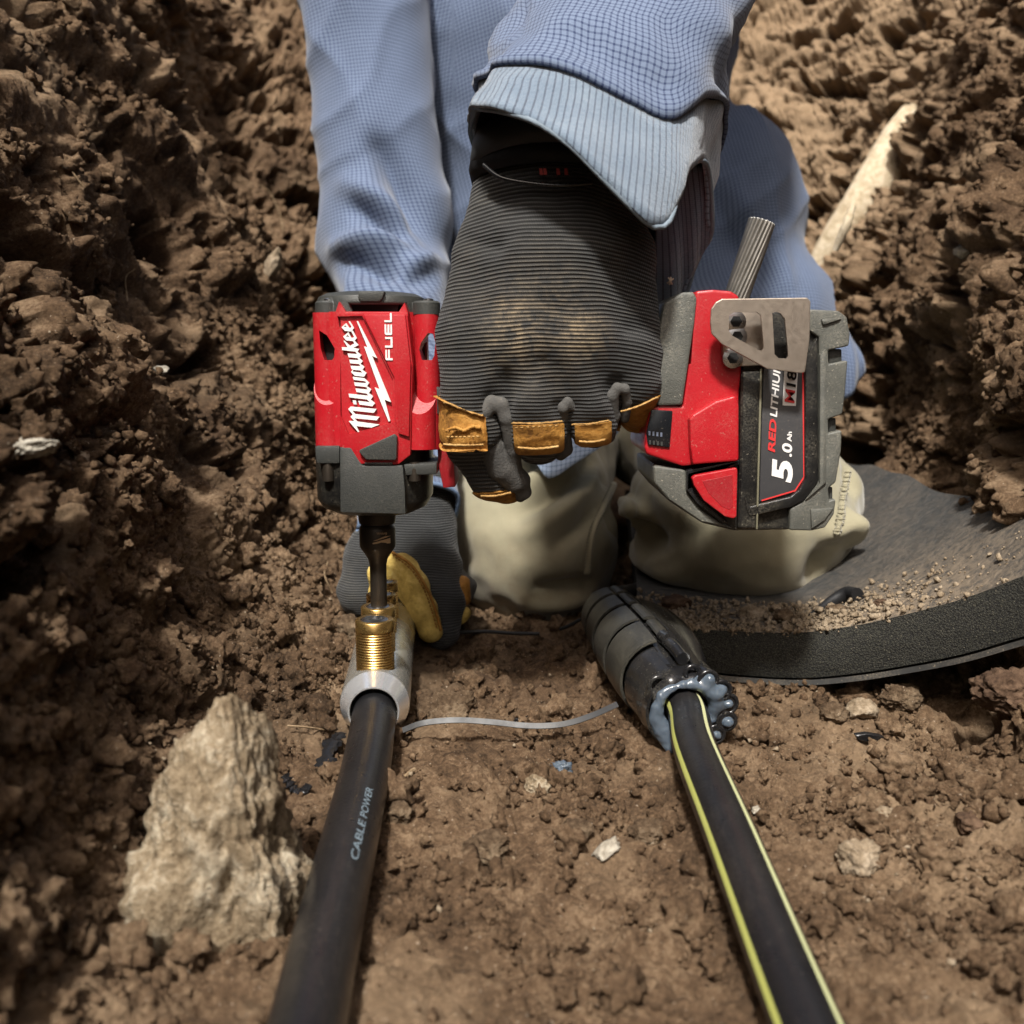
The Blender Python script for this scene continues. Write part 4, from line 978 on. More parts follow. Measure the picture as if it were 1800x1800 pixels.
def edge(pts, r=.0006, m=None, st=False, lift=.0016):
    P = [onsurf(V1, x, y, lift) for x, y in pts]
    if st:
        P = catmull(P, 8); bm = bmesh.new()
        for a, b in zip(P[::2], P[1::2]): add_tube(bm, [a, (a + b) / 2 + Vector((0, -.0003, 0)), b], r, 6)
        return link('leather_stitching', from_bm('leather_stitching', bm, True), m or M_edge, gl)
    bm = bmesh.new(); add_tube(bm, catmull(P, 12), r, 8, rough=.35); return link('leather_hem', from_bm('leather_hem', bm, True), m or M_edge, gl)
for a, b in (((786, 708), (845, 730)), ((906, 744), (984, 741)), ((1012, 746), (1066, 740)), ((1098, 722), (1152, 700))):
    edge([(a[0] - 6, a[1] + 1), a, ((a[0] + b[0]) / 2, (a[1] + b[1]) / 2 + 2), b, (b[0] + 4, b[1])], .0005)
edge([(780, 781), (788, 782), (815, 783), (850, 782)], .0006)
edge([(784, 758), (800, 752), (815, 757), (830, 750), (846, 752)], .0009, M_lea); edge([(786, 768), (815, 768), (846, 767)], .0005, None, True, .0022)
edge([(910, 787), (945, 789), (982, 785)], .0006); edge([(1018, 776), (1040, 777), (1064, 773)], .0006)
edge([(905, 752), (945, 750), (985, 748)], .0004, None, True, .0020); edge([(845, 872), (870, 872), (898, 866)], .0006)
# cuff of the glove with its strap
M_redth = mat('red_thread', (.35, .04, .035), .7)
def ringsurf(name, rings, m, parent, th=.0015, cloth=False, closed=True, wr=0.):
    """cloth through loops of points; every loop has the same count"""
    V = np.array([[tuple(p) for p in r] for r in rings], float); nr, nc = V.shape[:2]
    if wr:
        Pn = V.reshape(-1, 3); c = V.mean(1, keepdims=True); o = V - c; o[..., :] /= np.linalg.norm(o, axis=2, keepdims=True) + 1e-9
        V = V + o * (wr * fbm((Pn * 22).astype(np.float32), 3)).reshape(nr, nc, 1)
    i = np.arange(nr * nc).reshape(nr, nc); ip = np.roll(i, -1, 1) if closed else i[:, 1:]; ii_ = i if closed else i[:, :-1]
    F = np.stack([ii_[:-1], ip[:-1], ip[1:], ii_[1:]], -1).reshape(-1, 4); VV = V.reshape(-1, 3)
    me = bigmesh(name, VV, F)
    du = np.zeros((nr, nc)); du[:, 1:] = np.cumsum(np.linalg.norm(np.diff(V, axis=1), axis=2), 1); du = du.mean(0, keepdims=True).repeat(nr, 0)
    dv = np.zeros((nr, nc)); dv[1:] = np.cumsum(np.linalg.norm(np.diff(V, axis=0), axis=2), 0)
    if cloth: uvattr(me, 'cloth', np.stack([du.ravel(), dv.ravel()], -1))
    o = link(name, me, m, parent); md = o.modifiers.new('s', 'SOLIDIFY'); md.thickness = th; md.offset = 0; return o
def loopi(pts, n=64):
    P = [Vector(W(*p)) for p in pts]; P = catmull(P + [P[0]], 14); d = [0]
    for a, b in zip(P, P[1:]): d.append(d[-1] + (b - a).length)
    out = []
    for s_ in np.linspace(0, d[-1], n, endpoint=False):
        i = min(max(int(np.searchsorted(d, s_)) - 1, 0), len(P) - 2); t = (s_ - d[i]) / max(1e-9, d[i + 1] - d[i]); out.append(P[i].lerp(P[i + 1], t))
    return out
def ellipse(px, py, Y, rx, ry, n=64, tilt=0., lean=0.):
    c = W(px, py, Y); a = rx * sc(py, Y); return [c + Vector((math.cos(t) * a, -math.sin(t) * ry, math.cos(t) * tilt * a - math.sin(t) * lean)) for t in (math.pi + 2 * math.pi * k / n for k in range(n))]
c1 = [ellipse(973, 322, .527, 139, .0335, lean=-.004), ellipse(970, 300, .528, 141, .0345, lean=-.004), ellipse(975, 250, .532, 138, .034), ellipse(985, 180, .540, 132, .034), ellipse(1000, 120, .55, 125, .033)]
cf = ringsurf('glove_cuff', c1, M_cuffb, gl, .003)
st_ = [ellipse(975, 312, .527, 145, .0365, lean=-.010, tilt=-.03), ellipse(976, 290, .527, 147, .0370, lean=-.010, tilt=-.03), ellipse(980, 255, .530, 147, .0370, lean=-.010)]
ringsurf('cuff_strap', st_, mat('strap_web', (.030, .032, .034), .6, var=.2, bump=.3, bs=1200), gl, .0016)
tube('strap_piping', [W(850, 290, .497), W(880, 312, .492), W(930, 322, .489), W(985, 326, .4875), W(1040, 322, .489)], .0012, M_glass, gl, n=12)
for x in (948, 955, 978, 992):
    prism('strap_mark', [(x, 296), (x + 5, 296), (x + 7, 307), (x + 1, 307)], .4895, .4905, M_redth, gl, 0)

# ------------------------------------------------------------ glove holding the connector
def glove2(P):
    d = chain(P, [(715, 860, .735, 66), (705, 920, .722, 68), (672, 985, .705, 66), (640, 1040, .692, 48)])
    d = smin(d, chain(P, [(735, 860, .735, 66), (735, 930, .720, 66), (735, 1000, .702, 58), (748, 1040, .69, 48)]), .008)
    d = smin(d, chain(P, [(735, 930, .722, 58), (765, 1000, .700, 46), (776, 1060, .680, 40), (778, 1110, .668, 31)]), .008)   # black outer finger
    return d
lo = W(560, 1180, .62); hi = W(860, 820, .62)
gl2, V2, F2 = solid('steadying_glove', glove2, (lo.x - .02, .60, max(-.01, lo.z - .03)), (hi.x + .03, .80, hi.z + .02), .0016, M_rib2, person, 2, lambda V, n: .0010 * fbm(V * 55, 3))
def thumbf(P):
    d = chain(P, [(664, 1008, .672, 17), (680, 992, .668, 22), (706, 1000, .664, 25), (728, 1030, .660, 25), (742, 1070, .656, 24), (757, 1108, .655, 22)], .004)
    d = smin(d, chain(P, [(700, 1010, .668, 20), (724, 1042, .664, 22)], .003), .006)
    d = smin(d, chain(P, [(664, 1008, .672, 15), (662, 1040, .676, 13), (650, 1060, .678, 12)], .003), .004)
    x = (P[:, 0] * 1.0 + P[:, 2] * .9); return d - .0009 * np.sin(x * 420 + 2 * perlin(P * 60)) * (P[:, 2] > .06) * .6 + .0006 * perlin(P * 150)
lo = W(630, 1160, .64); hi = W(800, 960, .64)
th_, V3, F3 = solid('leather_thumb', thumbf, (lo.x - .01, .62, lo.z - .01), (hi.x + .01, .71, hi.z + .01), .0010, M_leay, gl2, 1)
stitches('thumb_stitching', [(690, 975, .6535), (722, 1000, .6500), (745, 1035, .6455), (758, 1070, .6440), (768, 1105, .6450)], M_lea, gl2, .0006, .0026, .0018)
tube('thumb_seam', [W(688, 970, .657), W(722, 992, .6535), (W(748, 1030, .649)), W(764, 1068, .647), W(775, 1108, .648)], .0011, M_lea, gl2, n=10)
def tipf(pts): return lambda P: chain(P, pts, .003) + .0006 * perlin(P * 130)
for nm, pts, m in (('leather_fingertip', [(795, 1020, .700, 18), (812, 1030, .690, 17), (815, 1052, .686, 13)], M_lea), ('leather_fingertip', [(790, 1080, .690, 16), (806, 1082, .682, 16), (816, 1078, .680, 12)], M_leay)):
    pp = np.array([np.array(W(a, b, c)) for a, b, c, r in pts]); V, F = snet(tipf(pts), pp.min(0) - .012, pp.max(0) + .012, .0009); link(nm, bigmesh(nm, relax(V, F, 1), F), m, gl2)
def tip2(P): return chain(P, [(806, 1012, .697, 14), (824, 1030, .691, 13), (824, 1048, .689, 9)], .003)
pp = np.array([np.array(W(a, b, c)) for a, b, c in ((806, 1012, .697), (824, 1048, .689))]); V, F = snet(tip2, pp.min(0) - .012, pp.max(0) + .012, .0009); link('finger_sidewall', bigmesh('finger_sidewall', relax(V, F, 1), F), M_sue, gl2)

# ------------------------------------------------------------ trousers
def trous(P):
    # knee on the viewer's left
    d = ell(P, W(938, 960, .805), (.066, .078, .072))
    d = smin(d, chain(P, [(935, 930, .82, 135), (930, 800, .98, 150), (960, 700, 1.16, 150)]), .03)
    d = smin(d, cone(P, W(950, 1010, .84), (.06, 1.25, .05), .055, .045), .03)
    # knee on the viewer's right
    e = ell(P, W(1300, 912, .750), (.086, .088, .068)); e = smin(e, ell(P, W(1360, 880, .78), (.062, .07, .060)), .02); e = smin(e, ell(P, W(1200, 905, .765), (.040, .05, .050)), .02)
    e = smin(e, chain(P, [(1290, 900, .80, 150), (1270, 780, .97, 150), (1130, 700, 1.16, 140)]), .03)
    e = smin(e, cone(P, W(1330, 960, .86), (.24, 1.25, .10), .055, .045), .03)
    e = smin(e, cone(P, W(1108, 905, .715), W(1140, 925, .735), .010, .022), .012)
    e = smin(e, cone(P, W(1478, 860, .76), W(1482, 940, .76), .014, .012), .015)
    d = np.minimum(d, e); d = smin(d, ell(P, (.07, 1.20, .24), (.17, .12, .11)), .03)
    return d
def foldn(V, a, b, w_, h_, dy=.13):
    A = np.array(W(*a)); B_ = np.array(W(*b)); ym = (A[1] + B_[1]) / 2; U = V[:, [0, 2]]; A = A[[0, 2]]; B_ = B_[[0, 2]]; ab = B_ - A; t = np.clip((U - A) @ ab / (ab @ ab), 0, 1); q = np.linalg.norm(U - A - t[:, None] * ab, axis=1) + (np.abs(V[:, 1] - ym) > dy) * 1.
    return h_ * np.exp(-(q / w_) ** 2) * np.sin(math.pi * np.clip(.15 + .85 * t, 0, 1))
def tdisp(V, n):
    o = .0045 * fbm(V * np.array([9, 9, 14]), 3) + .0010 * fbm(V * 45, 2)
    q = (V[:, 2] * 1.0 - V[:, 0] * .45) * 210 + 3 * fbm(V * 9, 2); o = o + .0030 * (1 - np.abs(np.sin(q * .5))) ** 2 * ss(V[:, 2], .06, .16) * ss(fbm(V * 13 + 5, 2), -.15, .35) * (V[:, 0] < .12)
    for a, b, w_, h_ in (((1050, 830, .75), (880, 920, .73), .010, -.008), ((1060, 850, .75), (900, 955, .73), .010, .007), ((1040, 800, .77), (860, 870, .75), .010, .007), ((1030, 780, .78), (900, 830, .77), .008, -.007),
                         ((1035, 1020, .76), (930, 1035, .73), .009, -.009), ((1030, 1045, .76), (900, 1062, .73), .009, .006), ((1050, 900, .76), (960, 970, .73), .008, -.005),
                         ((1115, 930, .70), (1170, 1000, .67), .016, -.018), ((1095, 900, .71), (1130, 905, .69), .010, .010), ((1150, 1010, .68), (1230, 1030, .665), .012, .006), ((1160, 870, .70), (1240, 930, .67), .013, .008), ((1180, 850, .72), (1250, 870, .70), .012, -.010),
                         ((1440, 960, .69), (1420, 1030, .69), .012, -.010), ((1470, 900, .71), (1485, 960, .71), .007, .010), ((1440, 940, .69), (1490, 900, .71), .008, .006), ((1480, 820, .74), (1500, 870, .74), .008, -.008)):
        o = o + foldn(V, a, b, w_ * .75, h_ * 1.35)
    return o
tr, V4, F4 = solid('trousers', trous, (-.12, .66, -.02), (.34, 1.34, .40), .0028, M_kh, person, 2, tdisp)
M_thr = mat('trouser_thread', (.16, .145, .10), .8)
for line in ([(1075, 850), (1055, 890), (1035, 940), (1028, 1000)], [(1084, 855), (1065, 895), (1044, 942), (1036, 1000)]):
    P = catmull([onsurf(V4, x, y, .0004) for x, y in line], 10); bm = bmesh.new()
    for a, b in zip(P[::1], P[1::1]): add_tube(bm, [a.lerp(b, .1), a.lerp(b, .75)], .0006, 6)
    link('seam_stitching', from_bm('seam_stitching', bm, True), M_thr, tr)
P = catmull([onsurf(V4, x, y, -.0016) for x, y in ((1079, 852), (1060, 892), (1040, 941), (1032, 1010))], 10); bm = bmesh.new(); add_tube(bm, P, .0028, 12); link('side_seam', from_bm('side_seam', bm, True), M_kh, tr)
P = catmull([onsurf(V4, x, y, -.001) for x, y in ((1490, 830), (1482, 870), (1478, 905), (1470, 940))], 10); bm = bmesh.new()
for i in range(0, len(P) - 1): w_ = random.uniform(.0015, .0030); add_tube(bm, [P[i] + Vector((-w_, 0, 0)), P[i] + Vector((0, -.0020, random.uniform(-.001, .001))), P[i] + Vector((w_, 0, 0))], .0010, 8)
link('gathered_seam', from_bm('gathered_seam', bm, True), M_kh, tr)

# ------------------------------------------------------------ shirt
def shirtf(P):
    c = ell(P, (.055, 1.13, .30), (.185, .125, .20)); c = smin(c, ell(P, (.05, 1.10, .56), (.19, .12, .26)), .05)
    c = smin(c, cone(P, (-.10, 1.06, .74), (.20, 1.06, .74), .085, .085), .05)
    a = cone(P, (-.155, 1.02, .70), (-.117, .95, .325), .062, .054); a = smin(a, cone(P, (-.117, .95, .325), (-.090, .80, .165), .056, .038), .02)
    d = smin(c, a, .012)
    b = ell(P, W(1330, 560, 1.03), (.080, .09, .070)); b = smin(b, ell(P, W(1290, 420, 1.06), (.070, .08, .13)), .03); b = smin(b, ell(P, W(1400, 600, 1.03), (.055, .06, .035)), .02)
    d = smin(d, b, .03)
    u = cone(P, (.22, 1.06, .72), (.20, .86, .58), .068, .058); return smin(d, u, .02)
def sdisp(V, n):
    o = .006 * fbm(V * np.array([8, 8, 6]) + 3, 3)
    q = fbm(V * np.array([5, 5, 3]) + 9, 2); o = o + .0045 * (1 - np.abs(np.sin((V[:, 0] * .9 + V[:, 2] * .55) * 42 + q * 5))) ** 1.7 * ss(fbm(V * 6, 2), -.3, .3) + .003 * (1 - np.abs(np.sin((V[:, 0] * .5 - V[:, 2] * .9) * 50 + q * 6))) ** 1.8 * ss(fbm(V * 7 + 30, 2), -.2, .3)
    for a, b, w_, h_ in (((610, 440, .92), (760, 430, .90), .012, .012), ((620, 470, .92), (780, 500, .90), .012, -.012), ((640, 380, .93), (760, 450, .90), .010, -.012), ((630, 340, .94), (740, 400, .92), .014, .008), ((700, 500, .9), (780, 440, .9), .012, .008),
                         ((690, 300, 1.0), (800, 470, .98), .016, -.016), ((1250, 330, .98), (1330, 520, .96), .018, -.010), ((1300, 330, .98), (1380, 520, .96), .016, .009), ((1240, 560, .95), (1420, 600, .95), .018, .008)):
        o = o + foldn(V, a, b, w_ * .8, h_ * 1.5)
    return o
def scloth(V):
    arm = V[:, 0] < -.058
    th = np.arctan2(V[:, 1] - .97, V[:, 0] + .12) * .06
    wv = .004 * fbm(V * 9, 2)
    u = np.where(arm, th * 1.0 + .25 * V[:, 2], V[:, 0] * .96 + .16 * V[:, 2] + wv); v = np.where(arm, V[:, 2] + .2 * V[:, 1], V[:, 2] - .14 * V[:, 0] + .35 * V[:, 1] + wv)
    return np.stack([u, v], -1)
sh, V5, F5 = solid('shirt', shirtf, (-.25, .78, .06), (.32, 1.28, .86), .0042, M_shirt, person, 2, sdisp, scloth)
# shirt tails
def sheet(name, top, bot, m, parent, n=30, rows=14, wave=.004, th=.0012, bulge=.01):
    T = catmull([W(*p) for p in top], 10); B_ = catmull([W(*p) for p in bot], 10)
    def rs(P):
        d = [0]
        for a, b in zip(P, P[1:]): d.append(d[-1] + (b - a).length)
        o = []
        for s_ in np.linspace(0, d[-1], n):
            i = min(max(int(np.searchsorted(d, s_)) - 1, 0), len(P) - 2); o.append(P[i].lerp(P[i + 1], min(1, (s_ - d[i]) / max(1e-9, d[i + 1] - d[i]))))
        return o
    T, B_ = rs(T), rs(B_); rr = []
    for j in range(rows):
        t = j / (rows - 1); rr.append([a.lerp(b, t) + Vector((0, -bulge * math.sin(math.pi * t) + wave * math.sin(i * .55 + t * 2) * t, 0)) for i, (a, b) in enumerate(zip(T, B_))])
    return ringsurf(name, rr, m, parent, th, True, False)
sheet('shirt_tail', [(880, 700, .80), (980, 690, .79), (1110, 690, .80)], [(900, 780, .765), (940, 812, .752), (966, 841, .748), (1010, 815, .750), (1050, 790, .755), (1085, 762, .768)], M_tail, sh, wave=.001, bulge=.004)
sheet('shirt_tail', [(1440, 560, .96), (1480, 570, .97), (1500, 600, .98)], [(1440, 720, .95), (1490, 700, .95), (1519, 655, .97)], M_shirt, sh, wave=.003)
# turned-back flannel sleeve end round the holding glove
rim = [(834, 190, .485), (880, 196, .470), (940, 215, .462), (1000, 255, .458), (1050, 305, .456), (1096, 352, .458), (1146, 398, .462), (1175, 392, .468), (1190, 350, .478), (1205, 300, .492), (1243, 290, .535), (1252, 405, .565), (1228, 440, .58), (1212, 500, .59), (1190, 540, .60), (1130, 500, .605), (1050, 430, .61), (950, 360, .61), (860, 300, .595), (828, 240, .55)]
r0 = loopi(rim, 96); r1 = ellipse(1075, 100, .575, 205, .068, 96); 
def align(A, B_):
    best = min(range(len(B_)), key=lambda s_: sum((A[i] - B_[(i + s_) % len(B_)]).length for i in range(0, len(A), 8))); alt = B_[::-1]
    best2 = min(range(len(alt)), key=lambda s_: sum((A[i] - alt[(i + s_) % len(alt)]).length for i in range(0, len(A), 8)))
    c1_ = [B_[(i + best) % len(B_)] for i in range(len(B_))]; c2_ = [alt[(i + best2) % len(alt)] for i in range(len(alt))]
    f = lambda C: sum((a - b).length for a, b in zip(A, C)); return c1_ if f(c1_) < f(c2_) else c2_
r1 = align(r0, r1); r2 = align(r1, ellipse(1170, -120, .68, 200, .068, 96)); r3 = align(r2, ellipse(1280, -330, .80, 160, .06, 96)); r4 = align(r3, ellipse(1330, -480, .92, 130, .055, 96))
rings = []
for A, B_, n_ in ((r0, r1, 16), (r1, r2, 14), (r2, r3, 10), (r3, r4, 6)):
    for j in range(n_): rings.append([a.lerp(b, j / n_) for a, b in zip(A, B_)])
rings.append(r4)
cuff = ringsurf('flannel_cuff', rings[:9], M_flan, sh, .0022, True, True, wr=.0045)
upr = [[p + (p - sum(r, Vector()) / len(r)).normalized() * (.0030 * (k < 2) + .004 * math.sin(k * .55) * math.sin(i * .30 + k * .35)) for i, p in enumerate(r)] for k, r in enumerate(rings[8:])]
ringsurf('upper_sleeve', upr, M_shirt, sh, .0022, True, True, wr=.004)
bm = bmesh.new(); add_tube(bm, r0 + [r0[0]], .0013, 8); link('sleeve_hem', from_bm('sleeve_hem', bm, True), mat('hem_flannel', (.16, .20, .24), .95, var=.3, vs=300, bump=.6, bs=600), cuff)
bm = bmesh.new(); q = W(1178, 494, .568)
for a in (35, 80, 120): add_tube(bm, [q - Vector((math.cos(R(a)), 0, math.sin(R(a)))) * .0022, q + Vector((0, -.0008, 0)), q + Vector((math.cos(R(a)), 0, math.sin(R(a)))) * .0022], .0005, 6)
link('buttonhole_thread', from_bm('buttonhole_thread', bm, True), mat('cream_thread', (.55, .45, .33), .8), cuff)
# inner placket seen right of the glove
sheet('sleeve_placket', [(1150, 300, .560), (1200, 290, .552), (1248, 296, .55)], [(1150, 545, .60), (1185, 542, .598), (1208, 500, .592), (1250, 420, .572)], M_flan, cuff, wave=.002, bulge=.006)
# sleeve end of the steadying arm
rA = loopi([(630, 930, .70), (640, 985, .695), (652, 1010, .70), (690, 1000, .735), (740, 985, .76), (778, 962, .745), (800, 905, .725), (802, 868, .715), (760, 850, .700), (700, 850, .692), (650, 880, .693)], 72)
rB = align(rA, ellipse(715, 770, .80, 85, .040, 72)); rC = align(rB, ellipse(705, 640, .88, 86, .045, 72))
rings = [[a.lerp(b, j / 10) for a, b in zip(rA, rB)] for j in range(10)] + [[a.lerp(b, j / 8) for a, b in zip(rB, rC)] for j in range(9)]
cu2 = ringsurf('sleeve_end', rings, M_shirt, sh, .002, True, True, wr=.003)
bm = bmesh.new(); add_tube(bm, rA + [rA[0]], .0020, 8); link('sleeve_hem', from_bm('sleeve_hem', bm, True), mat('hem_denim', (.13, .19, .30), .9, var=.4, vs=300, bump=.6, bs=600), cu2)

# ------------------------------------------------------------ body under the clothes, head above the picture
def bodyf(P):
    d = ell(P, (.055, 1.15, .30), (.14, .09, .17)); d = smin(d, ell(P, (.05, 1.12, .56), (.15, .085, .20)), .04)
    d = smin(d, cone(P, (.04, 1.08, .78), (.035, 1.04, .86), .055, .052), .03)
    h = ell(P, (.03, .985, .965), (.072, .092, .108)); h = smin(h, ell(P, (.028, .935, .915), (.050, .055, .055)), .02)
    h = smin(h, cone(P, (.028, .892, .965), (.028, .868, .925), .008, .014), .008)
    for s_ in (-1, 1):
        h = smin(h, ell(P, (.03 + s_ * .074, 1.0, .945), (.010, .018, .030)), .006); h = -smin(-h, ell(P, (.03 + s_ * .030, .885, .965), (.014, .014, .009)), .006)
        h = smin(h, ell(P, (.03 + s_ * .030, .902, .964), (.011, .011, .010)), .003)
    h = smin(h, ell(P, (.028, .882, .893), (.022, .010, .006)), .004)
    d = smin(d, h, .02)
    d = smin(d, cone(P, (-.12, 1.07, .72), (-.115, .97, .33), .030, .024), .03); d = smin(d, cone(P, (-.115, .97, .33), W(715, 880, .745), .024, .018), .02)
    d = smin(d, cone(P, (.20, 1.06, .72), (.20, .86, .56), .034, .028), .03); d = smin(d, cone(P, (.20, .86, .56), W(990, 300, .532), .028, .022), .01)
    for pts in ([(935, 960, .82), (935, 800, 1.0)], [(1290, 930, .78), (1250, 800, .98)]):
        A = W(*pts[0]); B_ = W(*pts[1]); d = smin(d, cone(P, A, B_, .050, .062), .02); d = smin(d, cone(P, B_, (.06 + (A.x > .1) * .08, 1.16, .22), .062, .07), .03)
        d = smin(d, cone(P, A, (A.x + .02, 1.24, .07), .042, .034), .02)
    return d
solid('body', bodyf, (-.20, .66, .0), (.32, 1.30, 1.10), .0065, M_skin, person, 1)
def hairf(P): return np.maximum(ell(P, (.03, .995, .985), (.080, .096, .106)), -(P[:, 2] - .965 + (P[:, 1] - .99) * -.9)) + .003 * perlin(P * 60)
solid('hair', hairf, (-.08, .87, .88), (.14, 1.12, 1.12), .005, M_hair, person, 1)
# ------------------------------------------------------------ kneeling pad: thick foam mat curling up the right side
def pad_mats():
    k = N('foam_top'); n = k.noise(9, 5, .6); n2 = k.noise(170, 5, .7); x, y, z = k.sep(k.co.outputs['Object'])
    c = k.mix(n2, (.016, .017, .018), (.045, .046, .045)); f = k.ramp(k.math('ADD', k.math('MULTIPLY', n, .6), k.math('MULTIPLY', n2, .4)), [(.45, .0), (.68, .55)])
    fr = k.math('MULTIPLY_ADD', y, -9., 6.1, clamp=True); xr = k.math('MULTIPLY_ADD', x, -7., 2.4, clamp=True)
    f = k.math('MAXIMUM', k.math('MULTIPLY', f, .55), k.math('MULTIPLY', k.math('MULTIPLY', fr, k.math('MAXIMUM', xr, .18)), k.ramp(n2, [(.35, .2), (.55, 1.)])))
    c = k.mix(f, c, k.mix(n2, (.14, .105, .07), (.30, .23, .155))); k.set(k.b.inputs['Base Color'], c); k.b.inputs['Roughness'].default_value = .75
    v = k.n('ShaderNodeTexNoise'); k.set(k.b.inputs['Normal'], k.bump(n2, .8, .0020, k.bump(k.noise(25, 4, .6), .7, .008))); a = k.m
    k = N('foam_edge'); n = k.noise(850, 3, .75); v = k.n('ShaderNodeTexVoronoi'); v.inputs['Scale'].default_value = 1000; k.t.links.new(k.co.outputs['Object'], v.inputs['Vector'])
    c = k.mix(k.ramp(v.outputs['Distance'], [(.15, 0.), (.7, 1.)]), (.042, .041, .030), (.007, .007, .006)); c = k.mix(k.ramp(k.noise(1200, 2, .5), [(.66, 0.), (.72, .8)]), c, (.16, .145, .10))
    k.set(k.b.inputs['Base Color'], c); k.b.inputs['Roughness'].default_value = .85; k.set(k.b.inputs['Normal'], k.bump(k.noise(700, 4, .8), .7, .0016, k.bump(v.outputs['Distance'], .7, -.0009))); return a, k.m
M_ftop, M_fedge = pad_mats()
def padz(x, y): return .034 + .078 * float(ss(x - .14 - .22 * (y - .5), 0, .19)) + .02 * float(ss(y, .6, 1.0)) + .0015 * math.sin(x * 60 + y * 40)
# front edge line from photograph (top edge), then back in depth
fe = [W(1120, 1085, .615), W(1172, 1097, .602), W(1260, 1108, .592), W(1400, 1112, .575), W(1500, 1100, .560), W(1600, 1078, .540), W(1700, 1050, .515), W(1800, 1012, .490), W(1900, 975, .462), W(2000, 930, .435)]
fe = catmull(fe, 6); nx_, ny_ = len(fe), 56; TOP = []
for j in range(ny_):
    t = j / (ny_ - 1); row = []
    for i, p in enumerate(fe):
        y = p.y + (1.12 - p.y) * t ** 1.15; x = p.x + (.05 + .03 * (i / nx_)) * t
        z0 = padz(x, y); z = p.z * (1 - t) ** 2 + z0 * (1 - (1 - t) ** 2)
        z += .0016 * math.sin(x * 47 + 2 * math.sin(y * 20)) * (t > 0)
        row.append(Vector((x, y, z)))
    TOP.append(row)
TH = [0.026 + .010 * (i / nx_) for i in range(nx_)]
bm = bmesh.new(); T = [[bm.verts.new(p) for p in r] for r in TOP]; Bt = [[bm.verts.new(p - Vector((0, -.001, TH[i]))) for i, p in enumerate(r)] for r in TOP]
for j in range(ny_ - 1):
    for i in range(nx_ - 1):
        bm.faces.new((T[j][i], T[j][i + 1], T[j + 1][i + 1], T[j + 1][i])).material_index = 0
        bm.faces.new((Bt[j][i], Bt[j + 1][i], Bt[j + 1][i + 1], Bt[j][i + 1])).material_index = 1
# front face split in rows so that it can be rough, back and sides
def strip(a, b, idx, rows=8, rough=.0):
    A = a; 
    for r in range(1, rows + 1):
        t = r / rows; Bx = b if r == rows else [bm.verts.new(p.co.lerp(q.co, t) + Vector((0, -.0022 * math.sin(math.pi * t) + rough * random.uniform(-1, 1), 0))) for p, q in zip(a, b)]
        for i in range(len(A) - 1): bm.faces.new((A[i], Bx[i], Bx[i + 1], A[i + 1])).material_index = idx
        A = Bx
strip(T[0], Bt[0], 1, 8, .0006); strip(T[-1], Bt[-1], 1, 1); strip([r[0] for r in T], [r[0] for r in Bt], 1, 4, .0); strip([r[-1] for r in T], [r[-1] for r in Bt], 1, 1)
bmesh.ops.recalc_face_normals(bm, faces=bm.faces)
pad = tag(link('kneeling_pad', from_bm('kneeling_pad', bm, True, 50), [M_ftop, M_fedge]), 'thick dusty black foam mat under the knee, curling up the right trench side', 'foam mat')
# thin skin along the lower edge of the foam
bm = bmesh.new(); lo_ = [p - Vector((0, .0015, TH[i] + .0005)) for i, p in enumerate(TOP[0])]
a = [bm.verts.new(p) for p in lo_]; b = [bm.verts.new(p - Vector((0, .0002, .0034))) for p in lo_]; c = [bm.verts.new(p + Vector((0, .03, -.0034))) for p in lo_]
for i in range(len(a) - 1): bm.faces.new((a[i], b[i], b[i + 1], a[i + 1])); bm.faces.new((b[i], c[i], c[i + 1], b[i + 1]))
pad_skin = link('lower_skin', from_bm('lower_skin', bm, True, 50), mat('foam_skin', (.035, .035, .034), .6, var=.3, dust=.4), pad)
# ------------------------------------------------------------ stones, clods, roots and crumbs
def stone_mat(name, a, b, c, bs=1., sc_=60):
    k = N(name); n = k.noise(sc_, 6, .65); n2 = k.noise(sc_ * 7, 4, .7); k.set(k.b.inputs['Base Color'], k.ramp(k.math('ADD', k.math('MULTIPLY', n, .6), k.math('MULTIPLY', n2, .4)), [(.36, a), (.5, b), (.66, c)]))
    k.b.inputs['Roughness'].default_value = .93; k.b.inputs['Specular IOR Level'].default_value = .15
    k.set(k.b.inputs['Normal'], k.bump(n2, .7 * bs, .0016, k.bump(n, .6 * bs, .004))); return k.m
M_pale = stone_mat('pale_clod', (.075, .05, .028), (.22, .17, .11), (.44, .385, .29), 1.4, 60)
M_clod = soil_mat('brown_clod', (.050, .031, .018), (.125, .084, .051), (.27, .20, .13))
M_stone = stone_mat('tan_stone', (.11, .08, .05), (.22, .17, .115), (.34, .28, .205), .9)
M_grey = stone_mat('grey_stone', (.14, .125, .10), (.27, .245, .20), (.40, .37, .31), .5)
M_white = stone_mat('white_stone', (.15, .13, .10), (.28, .25, .20), (.42, .39, .33), .9)
M_dark = stone_mat('dark_clod', (.030, .018, .012), (.075, .046, .029), (.14, .09, .058))
M_root = stone_mat('root', (.30, .23, .14), (.52, .43, .30), (.68, .60, .46), .8, 90)
M_twig = stone_mat('twig', (.12, .08, .045), (.24, .17, .10), (.36, .28, .18), .5, 120)
gP = P2
gsel = gP[(gP[:, 1] > .15) & (gP[:, 1] < 1.9) & (np.abs(gP[:, 0]) < .9)]
